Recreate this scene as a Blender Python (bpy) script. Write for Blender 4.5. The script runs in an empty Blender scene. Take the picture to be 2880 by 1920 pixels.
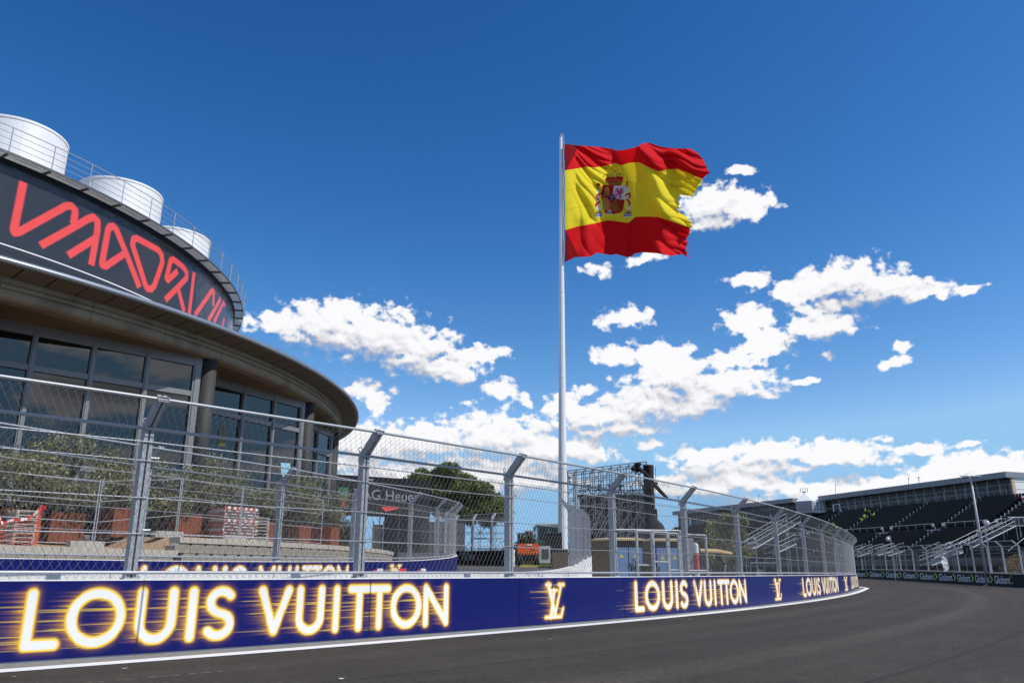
import bpy, math, random
import numpy as np
from mathutils import Vector, Matrix
R = math.radians
rng = random.Random(7)
nr = np.random.default_rng(11)
scene = bpy.context.scene

# ------------------------------------------------------------------ camera
F, TH, H = 2240.0, R(16.2), 1.19          # focal length in photo pixels (28 mm), upward tilt, eye height
cam = bpy.data.cameras.new('camera'); cam.lens = 28; cam.sensor_width = 36
cam.clip_start = 0.1; cam.clip_end = 6000
camo = bpy.data.objects.new('camera', cam); scene.collection.objects.link(camo)
camo.location = (0, 0, H); camo.rotation_euler = (R(90) + TH, 0, 0)
scene.camera = camo

# ------------------------------------------------------------------ sky, sun, exposure
SUN_AZ, SUN_EL = 112.0, 49.5              # degrees clockwise from +Y, degrees up
vs = scene.view_settings
vs.view_transform = 'Standard'; vs.look = 'None'; vs.exposure = 0.0; vs.gamma = 1.0; vs.use_curve_mapping = False
scene.cycles.use_denoising = True
scene.cycles.max_bounces = 6; scene.cycles.diffuse_bounces = 3; scene.cycles.glossy_bounces = 3
scene.cycles.transparent_max_bounces = 8
scene.cycles.sample_clamp_indirect = 4.0

sunl = bpy.data.lights.new('sun', 'SUN'); sunl.energy = 3.9; sunl.angle = R(0.53); sunl.color = (1.0, 0.95, 0.88)
suno = bpy.data.objects.new('sun', sunl); scene.collection.objects.link(suno)
sd = Vector((math.sin(R(SUN_AZ)) * math.cos(R(SUN_EL)), math.cos(R(SUN_AZ)) * math.cos(R(SUN_EL)), math.sin(R(SUN_EL))))
suno.rotation_euler = sd.to_track_quat('Z', 'Y').to_euler(); suno.location = (30, -20, 60)

def ray(u, v):
    a = (u - 1440) / F; s = -(v - 960) / F
    return np.array([a, math.cos(TH) - s * math.sin(TH), math.sin(TH) + s * math.cos(TH)])
def aty(u, v, y):
    d = ray(u, v); return np.array([0, 0, H]) + d * (y / d[1])
def atz(u, v, z):
    d = ray(u, v); return np.array([0, 0, H]) + d * ((z - H) / d[2])
def proj(p):
    x, y, z = p[0], p[1], p[2] - H
    dep = y * math.cos(TH) + z * math.sin(TH); up = -y * math.sin(TH) + z * math.cos(TH)
    return 1440 + F * x / dep, 960 - F * up / dep
def azel(u, v):
    d = ray(u, v); return math.degrees(math.atan2(d[0], d[1])), math.degrees(math.atan2(d[2], math.hypot(d[0], d[1])))

# cumulus seen in the photograph: centre and half axes, photo pixels
CLOUDS = [
 (800,908,115,36),(935,918,150,78),(1060,945,150,86),(1165,985,130,72),(1255,1035,105,44),(955,878,75,36),
 (1350,995,70,20),(1405,1095,46,28),(1040,1102,64,26),(1068,1142,36,24),(1487,1122,16,22),(1318,1135,24,12),
 (1040,1250,150,66),(1190,1240,150,56),(1390,1225,160,66),(1520,1265,120,55),(1180,1345,260,66),(1430,1335,220,66),(1010,1310,120,60),(1620,1262,120,44),
 (1735,1000,80,34),(1860,1002,95,40),(1900,1060,110,60),(1850,1130,155,70),(1715,1165,160,44),(2050,1080,150,44),(1970,1125,85,50),(1588,1150,62,44),(1750,1208,150,24),
 (2100,900,80,46),(2165,958,72,52),(2310,917,115,42),(2080,1008,95,24),
 (2255,815,95,44),(2375,785,125,60),(2480,800,115,48),(2590,825,110,26),(2720,814,62,14),(2340,860,100,26),
 (2110,787,52,22),(2327,1001,22,9),(2535,975,34,13),(2512,1022,44,15),(2268,1073,38,12),(2157,1113,15,11),
 (2005,572,95,62),(2090,578,95,42),(1995,625,90,34),(2090,478,34,13),
 (1672,758,44,15),(1825,728,55,14),(1765,895,75,24),(1648,1096,38,13),
 (1990,1288,125,36),(2160,1270,130,36),(2340,1272,135,36),(2440,1300,70,18),(2040,1352,260,44),(2330,1375,200,34),(2150,1318,140,26),
 (2520,1370,120,34),(2620,1338,90,32),(2740,1312,150,42),(2850,1325,90,40),(2480,1234,32,9),(2610,1263,75,15),(2735,1250,28,9),(2200,1412,240,24),(1830,1248,38,17)]

world = bpy.data.worlds.new('World'); scene.world = world; world.use_nodes = True
nt = world.node_tree; nt.nodes.clear()
def N(tree, t, **k):
    n = tree.nodes.new(t)
    for a, b in k.items(): setattr(n, a, b)
    return n
def vmath(tree, op, a, b=None, c=None):
    n = N(tree, 'ShaderNodeVectorMath', operation=op)
    for i, x in enumerate((a, b, c)):
        if x is None: continue
        if isinstance(x, (tuple, list)): n.inputs[i].default_value = x
        else: tree.links.new(x, n.inputs[i])
    return n.outputs['Value'] if op in ('LENGTH', 'DOT_PRODUCT') else n.outputs[0]
def smath(tree, op, a, b=None, c=None, clamp=False):
    n = N(tree, 'ShaderNodeMath', operation=op); n.use_clamp = clamp
    for i, x in enumerate((a, b, c)):
        if x is None: continue
        if isinstance(x, (int, float)): n.inputs[i].default_value = x
        else: tree.links.new(x, n.inputs[i])
    return n.outputs[0]
def sstep(tree, x, lo, hi):
    n = N(tree, 'ShaderNodeMapRange', interpolation_type='SMOOTHSTEP'); tree.links.new(x, n.inputs[0])
    n.inputs[1].default_value = lo; n.inputs[2].default_value = hi; n.clamp = True
    return n.outputs[0]
# field of cloud bodies: distance to the nearest body in units of its half axes
def bodies(name, rows):
    g = bpy.data.node_groups.new(name, 'ShaderNodeTree')
    g.interface.new_socket('P', in_out='INPUT', socket_type='NodeSocketVector')
    g.interface.new_socket('D', in_out='OUTPUT', socket_type='NodeSocketFloat')
    gi = N(g, 'NodeGroupInput'); go = N(g, 'NodeGroupOutput'); cur = None
    for (cx, cy, rx, ry) in rows:
        a0, e0 = azel(cx, cy); a1, _ = azel(cx + rx, cy); _, e1 = azel(cx, cy - ry)
        ia, ie = 1 / max(abs(a1 - a0), .05), 1 / max(abs(e1 - e0), .05)
        thin = .62 if rx * ry < 1100 else (.45 if rx * ry < 2000 else 0.0)     # small clouds are thinner
        L = vmath(g, 'LENGTH', vmath(g, 'MULTIPLY_ADD', gi.outputs[0], (ia * (.8 if thin else 1), ie * (.8 if thin else 1), 0), (-a0 * ia * (.8 if thin else 1), -e0 * ie * (.8 if thin else 1), thin)))
        cur = L if cur is None else smath(g, 'SMOOTH_MIN', cur, L, 0.35)
    g.links.new(cur, go.inputs[0]); return g
g_all = bodies('cloud_bodies', CLOUDS); g_big = bodies('cloud_masses', [c for c in CLOUDS if c[2] * c[3] > 4200])
tc = N(nt, 'ShaderNodeTexCoord'); D = tc.outputs['Generated']
sep = N(nt, 'ShaderNodeSeparateXYZ'); nt.links.new(D, sep.inputs[0])
sx, sy, sz = sep.outputs
az = smath(nt, 'MULTIPLY', smath(nt, 'ARCTAN2', sx, sy), 57.29578)
el = smath(nt, 'MULTIPLY', smath(nt, 'ARCSINE', sz), 57.29578)
cmb = N(nt, 'ShaderNodeCombineXYZ'); nt.links.new(az, cmb.inputs[0]); nt.links.new(el, cmb.inputs[1])
AE = cmb.outputs[0]
def noise(vec, scale, detail, rough=.55, dims='3D'):
    n = N(nt, 'ShaderNodeTexNoise', noise_dimensions=dims); n.inputs['Scale'].default_value = scale
    n.inputs['Detail'].default_value = detail; n.inputs['Roughness'].default_value = rough
    nt.links.new(vec, n.inputs['Vector']); return n
w = noise(AE, .45, 3, .55, '2D')
warp = vmath(nt, 'MULTIPLY', vmath(nt, 'SUBTRACT', w.outputs['Color'], (.5, .5, .5)), (1.7, 1.0, 0))
P0 = vmath(nt, 'ADD', AE, warp)
def field(tree, p):
    gn = N(nt, 'ShaderNodeGroup'); gn.node_tree = tree; nt.links.new(p, gn.inputs[0]); return smath(nt, 'SUBTRACT', 1.0, gn.outputs[0])
STR = (1.0, 1.3, 1)
b0 = field(g_all, P0); b1 = field(g_big, vmath(nt, 'ADD', P0, (.1, 1.4, 0)))
f0 = noise(vmath(nt, 'MULTIPLY', AE, STR), .95, 8, .52, '2D').outputs[0]
f1 = noise(vmath(nt, 'MULTIPLY', vmath(nt, 'ADD', AE, (.10, .34, 0)), STR), .95, 5, .47, '2D').outputs[0]
d0 = smath(nt, 'ADD', b0, smath(nt, 'MULTIPLY', smath(nt, 'SUBTRACT', f0, .45), 1.9))
sh_raw = smath(nt, 'ADD', smath(nt, 'SUBTRACT', b1, b0), smath(nt, 'MULTIPLY', smath(nt, 'SUBTRACT', f1, f0), 2.0))
shd = sstep(nt, sh_raw, -.70, .80); sh_in = smath(nt, 'SUBTRACT', 1.0, shd)
edge = smath(nt, 'MULTIPLY_ADD', sstep(nt, sh_raw, -.35, .55), .62, .42)                 # crisp lit tops, soft bases
a_in = sstep(nt, smath(nt, 'DIVIDE', smath(nt, 'ADD', d0, .08), edge), 0.0, 1.0)
# clouds over the rest of the sky, same kind
den = smath(nt, 'ADD', smath(nt, 'MAXIMUM', sz, 0.0), .12)
pl = N(nt, 'ShaderNodeCombineXYZ'); nt.links.new(smath(nt, 'DIVIDE', sx, den), pl.inputs[0]); nt.links.new(smath(nt, 'DIVIDE', sy, den), pl.inputs[1])
g0 = noise(pl.outputs[0], 1.1, 8, .58, '2D').outputs[0]
g1 = noise(vmath(nt, 'ADD', pl.outputs[0], (.06, -.05, 0)), 1.1, 5, .55, '2D').outputs[0]
a_out = sstep(nt, g0, .52, .60)
outm = sstep(nt, smath(nt, 'ABSOLUTE', az), 37.0, 46.0)
mixa = N(nt, 'ShaderNodeMix', data_type='FLOAT'); nt.links.new(outm, mixa.inputs[0]); nt.links.new(a_in, mixa.inputs[2]); nt.links.new(a_out, mixa.inputs[3])
alpha = smath(nt, 'MULTIPLY', mixa.outputs[0], sstep(nt, el, -1.0, .5))

sh_out = smath(nt, 'SUBTRACT', 1.0, sstep(nt, g1, .56, .72))
mixs = N(nt, 'ShaderNodeMix', data_type='FLOAT'); nt.links.new(outm, mixs.inputs[0]); nt.links.new(sh_in, mixs.inputs[2]); nt.links.new(sh_out, mixs.inputs[3])
crmp = N(nt, 'ShaderNodeMix', data_type='RGBA'); nt.links.new(mixs.outputs[0], crmp.inputs[0])
crmp.inputs[6].default_value = (.50, .51, .57, 1); crmp.inputs[7].default_value = (.97, .97, .99, 1)
sky = N(nt, 'ShaderNodeTexSky', sky_type='NISHITA'); sky.sun_disc = False
sky.sun_elevation = R(SUN_EL); sky.sun_rotation = R(SUN_AZ); sky.altitude = 650; sky.air_density = 1.0; sky.dust_density = .35; sky.ozone_density = 2.2
SKY_K = 0.105
hs = N(nt, 'ShaderNodeHueSaturation'); hs.inputs['Saturation'].default_value = 1.22; nt.links.new(sky.outputs[0], hs.inputs['Color'])
skyk = N(nt, 'ShaderNodeVectorMath', operation='SCALE'); nt.links.new(hs.outputs[0], skyk.inputs[0]); skyk.inputs['Scale'].default_value = SKY_K
sp3 = N(nt, 'ShaderNodeSeparateXYZ'); nt.links.new(skyk.outputs[0], sp3.inputs[0]); cb3 = N(nt, 'ShaderNodeCombineXYZ')
for i_, (gain, gam) in enumerate(((7.2, 1.9), (2.36, 1.45), (1.75, 1.27))):      # the photograph's deep polarised blue
    nt.links.new(smath(nt, 'MINIMUM', smath(nt, 'MULTIPLY', smath(nt, 'POWER', sp3.outputs[i_], gam), gain), (.30, .57, .88)[i_]), cb3.inputs[i_])
fin = N(nt, 'ShaderNodeMix', data_type='RGBA'); nt.links.new(alpha, fin.inputs[0]); nt.links.new(cb3.outputs[0], fin.inputs[6]); nt.links.new(crmp.outputs[2], fin.inputs[7])
bg = N(nt, 'ShaderNodeBackground'); bg.inputs['Strength'].default_value = 1.0
nt.links.new(fin.outputs[2], bg.inputs['Color'])
wo = N(nt, 'ShaderNodeOutputWorld'); nt.links.new(bg.outputs[0], wo.inputs[0])
world.cycles.sampling_method = 'MANUAL'; world.cycles.sample_map_resolution = 512

# ------------------------------------------------------------------ materials
MATS = {}
def pm(name, col, rough=.6, metal=0.0, var=.18, scale=6.0, bump=0.0, bscale=None, spec=.5, island=0.0, detail=5, stretch=None, dirt=0.0):
    m = bpy.data.materials.new(name); m.use_nodes = True; t = m.node_tree
    b = t.nodes['Principled BSDF']; b.inputs['Roughness'].default_value = rough; b.inputs['Metallic'].default_value = metal
    b.inputs['Specular IOR Level'].default_value = spec
    tcn = N(t, 'ShaderNodeTexCoord'); vec = tcn.outputs['Object']
    if stretch: vec = vmath(t, 'MULTIPLY', vec, stretch)
    n = N(t, 'ShaderNodeTexNoise'); n.inputs['Scale'].default_value = scale; n.inputs['Detail'].default_value = detail; n.inputs['Roughness'].default_value = .65
    t.links.new(vec, n.inputs['Vector'])
    k = smath(t, 'MULTIPLY_ADD', n.outputs[0], 2 * var, 1 - var)
    if island:
        ge = N(t, 'ShaderNodeNewGeometry')
        k = smath(t, 'MULTIPLY', k, smath(t, 'MULTIPLY_ADD', ge.outputs['Random Per Island'], 2 * island, 1 - island))
    if dirt:
        n3 = N(t, 'ShaderNodeTexNoise'); n3.inputs['Scale'].default_value = scale * .23; n3.inputs['Detail'].default_value = 7
        t.links.new(vec, n3.inputs['Vector'])
        k = smath(t, 'MULTIPLY', k, smath(t, 'SUBTRACT', 1.0, smath(t, 'MULTIPLY', sstep(t, n3.outputs[0], .5, .68), dirt)))
    sc = N(t, 'ShaderNodeVectorMath', operation='SCALE'); sc.inputs[0].default_value = col[:3]; t.links.new(k, sc.inputs['Scale'])
    t.links.new(sc.outputs[0], b.inputs['Base Color'])
    if bump:
        n2 = N(t, 'ShaderNodeTexNoise'); n2.inputs['Scale'].default_value = bscale or scale * 6; n2.inputs['Detail'].default_value = 4
        t.links.new(vec, n2.inputs['Vector'])
        bp = N(t, 'ShaderNodeBump'); bp.inputs['Strength'].default_value = bump; bp.inputs['Distance'].default_value = .02
        t.links.new(n2.outputs[0], bp.inputs['Height']); t.links.new(bp.outputs[0], b.inputs['Normal'])
    MATS[name] = m; return m
def vcol(name, rough=.4, bump=0.0, bscale=3.0, spec=.5, transl=0.0):
    m = bpy.data.materials.new(name); m.use_nodes = True; t = m.node_tree
    b = t.nodes['Principled BSDF']; b.inputs['Roughness'].default_value = rough; b.inputs['Specular IOR Level'].default_value = spec
    a = N(t, 'ShaderNodeAttribute'); a.attribute_name = 'Col'
    n = N(t, 'ShaderNodeTexNoise'); n.inputs['Scale'].default_value = 1.7; n.inputs['Detail'].default_value = 6
    tcn = N(t, 'ShaderNodeTexCoord'); t.links.new(tcn.outputs['Object'], n.inputs['Vector'])
    sc = N(t, 'ShaderNodeVectorMath', operation='SCALE'); t.links.new(a.outputs['Color'], sc.inputs[0])
    t.links.new(smath(t, 'MULTIPLY_ADD', n.outputs[0], .16, .92), sc.inputs['Scale'])
    t.links.new(sc.outputs[0], b.inputs['Base Color'])
    if bump:
        n2 = N(t, 'ShaderNodeTexNoise'); n2.inputs['Scale'].default_value = bscale; n2.inputs['Detail'].default_value = 3
        t.links.new(tcn.outputs['Object'], n2.inputs['Vector'])
        bp = N(t, 'ShaderNodeBump'); bp.inputs['Strength'].default_value = bump; bp.inputs['Distance'].default_value = .3
        t.links.new(n2.outputs[0], bp.inputs['Height']); t.links.new(bp.outputs[0], b.inputs['Normal'])
    if transl:
        tr = N(t, 'ShaderNodeBsdfTranslucent'); t.links.new(sc.outputs[0], tr.inputs[0])
        mx = N(t, 'ShaderNodeMixShader'); mx.inputs[0].default_value = transl
        out = t.nodes['Material Output']
        t.links.new(b.outputs[0], mx.inputs[1]); t.links.new(tr.outputs[0], mx.inputs[2]); t.links.new(mx.outputs[0], out.inputs[0])
    MATS[name] = m; return m

pm('galv', (.36, .38, .405), .5, .15, .16, 9, .05, 60)
pm('galv_light', (.40, .42, .45), .42, .3, .12, 14)
pm('wire', (.20, .203, .207), .65, 0, .1, 20)
pm('steel_dark', (.10, .105, .115), .5, .4)
pm('concrete_white', (.72, .71, .68), .75, 0, .12, 3, .15, 40, dirt=.15)
pm('concrete', (.42, .40, .36), .85, 0, .2, 3, .3, 30, dirt=.25)
pm('concrete_beige', (.33, .29, .235), .85, 0, .22, 4, .35, 22, island=.12, dirt=.22)
pm('coping', (.48, .43, .36), .8, 0, .14, 4, .2, 30)
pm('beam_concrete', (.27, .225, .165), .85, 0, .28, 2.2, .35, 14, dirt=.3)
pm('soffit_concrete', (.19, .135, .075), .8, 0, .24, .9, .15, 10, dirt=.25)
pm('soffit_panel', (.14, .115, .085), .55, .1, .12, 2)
pm('fascia_metal', (.36, .40, .45), .35, .7, .12, 1.5)
pm('roof_metal', (.38, .36, .33), .5, .4, .2, 1.0)
pm('tank', (.80, .81, .82), .5, .05, .1, .6, .04, 3)
pm('drum_dark', (.012, .018, .032), .4, 0, .2, 3)
pm('frame_grey', (.21, .215, .23), .45, .1, .08, 3)
pm('column', (.035, .034, .034), .7, 0, .14, 3)
pm('glass_dark', (.002, .004, .006), .02, 0, .3, .8, spec=1.0)
pm('interior', (.012, .012, .012), .9)
pm('asphalt', (.050, .049, .047), .88)
pm('asphalt_dusty', (.23, .215, .195), .9, 0, .25, 8, .3, 90)
pm('side_asphalt', (.085, .083, .08), .9, 0, .15, 2, .3, 60)
pm('ground', (.16, .145, .12), .95, 0, .25, .25, .2, 4)
pm('paving', (.50, .42, .32), .9, 0, .15, 2, .2, 40)
pm('gravel', (.44, .30, .175), .95, 0, .3, 18, .5, 70)
pm('grass', (.09, .14, .03), .95, 0, .3, 6, .4, 60)
pm('white_paint', (.80, .80, .79), .7, 0, .06, 12, .1, 80, dirt=.08)
pm('white', (.80, .80, .80), .5, 0, .05, 4)
pm('pole_white', (.80, .80, .80), .45, 0, .06, 1.5)
pm('black', (.008, .008, .009), .6, 0, .2, 8, spec=.25)
pm('black_fabric', (.010, .010, .011), .85, 0, .3, 3, .4, 12)
pm('seat_black', (.007, .007, .008), .45, 0, .2, 8, spec=.3, island=.3)
pm('hoarding', (.10, .105, .11), .6, .1, .2, 1.2)
pm('suite_dark', (.016, .014, .014), .4, 0, .3, 1.0)
pm('suite_grey', (.24, .26, .285), .5, .1, .1, 1)
pm('scaffold_grey', (.22, .225, .23), .5, .3, .15, 4)
pm('stand_steel', (.33, .35, .37), .45, .6, .15, 4)
pm('step_grey', (.20, .21, .225), .6, .3, .15, 4)
pm('rail_white', (.50, .51, .52), .45, .2, .08, 5)
pm('corten', (.20, .055, .022), .85, 0, .35, 3, .2, 30, stretch=(1, 1, .35))
pm('bark', (.10, .08, .06), .95, 0, .3, 8, .5, 40)
pm('bark_pale', (.30, .26, .21), .9, 0, .3, 8, .4, 40)
def leafmat(name, col, isl):
    m = pm(name, col, .55, 0, .2, 2, island=isl); t = m.node_tree; b = t.nodes['Principled BSDF']
    tr = N(t, 'ShaderNodeBsdfTranslucent'); src = b.inputs['Base Color'].links[0].from_socket; t.links.new(src, tr.inputs[0])
    mx = N(t, 'ShaderNodeMixShader'); mx.inputs[0].default_value = .3; out = t.nodes['Material Output']
    t.links.new(b.outputs[0], mx.inputs[1]); t.links.new(tr.outputs[0], mx.inputs[2]); t.links.new(mx.outputs[0], out.inputs[0])
leafmat('olive_leaf', (.24, .24, .115), .8)
leafmat('pine_leaf', (.125, .165, .03), .6)
leafmat('hedge_leaf', (.018, .024, .010), .5)
leafmat('shrub_leaf', (.17, .18, .055), .6)
leafmat('dry_leaf', (.30, .20, .07), .5)
leafmat('far_leaf', (.06, .085, .022), .5)
pm('orange', (.85, .13, .015), .4, 0, .08, 3)
pm('rubber', (.012, .012, .012), .8)
pm('red', (.55, .02, .025), .5, 0, .1, 5)
pm('red_tape', (.70, .03, .03), .5, 0, .1, 6)
pm('faded_red', (.55, .10, .08), .6)
pm('pale_blue', (.30, .58, .72), .5)
pm('olive_yellow', (.10, .095, .01), .3)
pm('net_orange', (.75, .13, .06), .6)
pm('pink', (.50, .015, .14), .6, 0, .15, 1.5)
pm('brown_box', (.155, .115, .065), .7, 0, .12, 1.5, .1, 10)
pm('box_roof', (.52, .40, .24), .7, 0, .15, 3)
pm('blue_door', (.16, .26, .46), .45, 0, .1, 3)
pm('lime', (.28, .46, .03), .6, 0, .08, 8)
pm('skin', (.40, .22, .14), .6)
pm('dark_cloth', (.02, .022, .03), .8)
pm('green_glass', (.02, .11, .10), .2, 0, .15, 1)
pm('facade_pale', (.55, .54, .52), .8, 0, .1, .3)
pm('yellow', (.70, .55, .08), .7, 0, .1, 5)
pm('red_awning', (.62, .06, .045), .6, 0, .08, 3)
pm('tag_green', (.01, .16, .07), .5)
pm('tent_white', (.78, .79, .80), .55, 0, .05, 1)
pm('tarp', (.30, .30, .31), .7, 0, .35, 3, .5, 8)
pm('straw', (.50, .36, .17), .9, 0, .3, 10)
pm('glob_white', (.78, .79, .88), .5)
pm('glob_green', (.45, .70, .03), .5)
pm('dull_white', (.33, .33, .35), .6)
vcol('print', .40, .05, 1.3, .25)
vcol('drum_print', .22, .22, .9, .5)
m = MATS['print']; t = m.node_tree; b = t.nodes['Principled BSDF']; src = b.inputs['Base Color'].links[0].from_socket; tcn = N(t, 'ShaderNodeTexCoord'); mp = N(t, 'ShaderNodeMapping'); mp.inputs['Scale'].default_value = (1, 1, 3.5); t.links.new(tcn.outputs['Object'], mp.inputs[0])
n = N(t, 'ShaderNodeTexNoise'); n.inputs['Scale'].default_value = 2.2; n.inputs['Detail'].default_value = 9; n.inputs['Roughness'].default_value = .72; t.links.new(mp.outputs[0], n.inputs['Vector'])
mx = N(t, 'ShaderNodeMix', data_type='RGBA'); t.links.new(smath(t, 'MULTIPLY', sstep(t, n.outputs[0], .55, .82), .14), mx.inputs[0]); t.links.new(src, mx.inputs[6]); mx.inputs[7].default_value = (.22, .20, .17, 1); t.links.new(mx.outputs[2], b.inputs['Base Color'])
vcol('flag_cloth', .75, 0, 3, .1, transl=.28)
# race asphalt: aggregate speckle, paver lanes and rubber that follow the track, seams, a few scuffs
m = MATS['asphalt']; t = m.node_tree; b = t.nodes['Principled BSDF']
tcn = N(t, 'ShaderNodeTexCoord'); al = N(t, 'ShaderNodeAttribute'); al.attribute_name = 'lat'; ar = N(t, 'ShaderNodeAttribute'); ar.attribute_name = 'run'
lat, run = al.outputs['Fac'], ar.outputs['Fac']
cv = N(t, 'ShaderNodeCombineXYZ'); t.links.new(lat, cv.inputs[0]); t.links.new(smath(t, 'MULTIPLY', run, .03), cv.inputs[1])
cv2 = N(t, 'ShaderNodeCombineXYZ'); t.links.new(lat, cv2.inputs[0]); t.links.new(smath(t, 'MULTIPLY', run, .22), cv2.inputs[1])
def tn(vec, s, d, r=.6):
    n = N(t, 'ShaderNodeTexNoise'); n.inputs['Scale'].default_value = s; n.inputs['Detail'].default_value = d; n.inputs['Roughness'].default_value = r
    t.links.new(vec, n.inputs['Vector']); return n.outputs[0]
O_ = tcn.outputs['Object']
lane = tn(cv.outputs[0], .8, 5); fib = tn(cv2.outputs[0], 5.0, 5, .7); spk = tn(O_, 34, 5, .9); big = tn(O_, .30, 5); mot = tn(O_, 2.6, 5, .7)
k = smath(t, 'MULTIPLY_ADD', lane, 1.0, .50)
k = smath(t, 'MULTIPLY', k, smath(t, 'MULTIPLY_ADD', big, .7, .65))
k = smath(t, 'MULTIPLY', k, smath(t, 'MULTIPLY_ADD', mot, .7, .65))
k = smath(t, 'MULTIPLY', k, smath(t, 'MULTIPLY_ADD', fib, .5, .75))
k = smath(t, 'MULTIPLY', k, smath(t, 'MULTIPLY_ADD', sstep(t, spk, .30, .70), 1.3, .35))
grn = tn(O_, 10, 4, .85); k = smath(t, 'MULTIPLY', k, smath(t, 'MULTIPLY_ADD', sstep(t, grn, .32, .68), .62, .69))
b.inputs['Specular IOR Level'].default_value = .25
for x0, wd, am in ((4.6, .05, -.35), (9.1, .05, -.35), (13.6, .05, -.3), (6.9, .55, .28), (2.4, .4, .15)):       # seams and pale wheel tracks
    q = smath(t, 'ABSOLUTE', smath(t, 'ADD', lat, smath(t, 'MULTIPLY_ADD', tn(cv.outputs[0], .5, 2), .3, -x0 - .15)))
    k = smath(t, 'MULTIPLY', k, smath(t, 'MULTIPLY_ADD', smath(t, 'SUBTRACT', 1.0, sstep(t, q, wd * .3, wd)), am, 1.0))
q = smath(t, 'MULTIPLY', smath(t, 'SUBTRACT', 1.0, sstep(t, smath(t, 'ABSOLUTE', smath(t, 'SUBTRACT', lat, 2.75)), .012, .03)), smath(t, 'MULTIPLY', sstep(t, run, 38.6, 38.9), smath(t, 'SUBTRACT', 1.0, sstep(t, run, 42.0, 43.2))))
k = smath(t, 'ADD', k, smath(t, 'MULTIPLY', smath(t, 'MULTIPLY', q, sstep(t, tn(O_, 9, 3), .45, .6)), 4.0))
k = smath(t, 'ADD', k, smath(t, 'MULTIPLY', sstep(t, tn(O_, 22, 2, .5), .745, .78), 3.0))
sc = N(t, 'ShaderNodeVectorMath', operation='SCALE'); sc.inputs[0].default_value = (.0520, .0435, .0345); t.links.new(k, sc.inputs['Scale'])
t.links.new(sc.outputs[0], b.inputs['Base Color'])
bp = N(t, 'ShaderNodeBump'); bp.inputs['Strength'].default_value = .4; bp.inputs['Distance'].default_value = .01
t.links.new(spk, bp.inputs['Height']); t.links.new(bp.outputs[0], b.inputs['Normal'])
# grating look for the roof walkway: fine bars
m = pm('grating', (.50, .52, .54), .5, .4, .05, 5); t = m.node_tree; b = t.nodes['Principled BSDF']
# rusty variation, glass streak left to the shared noise

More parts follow.
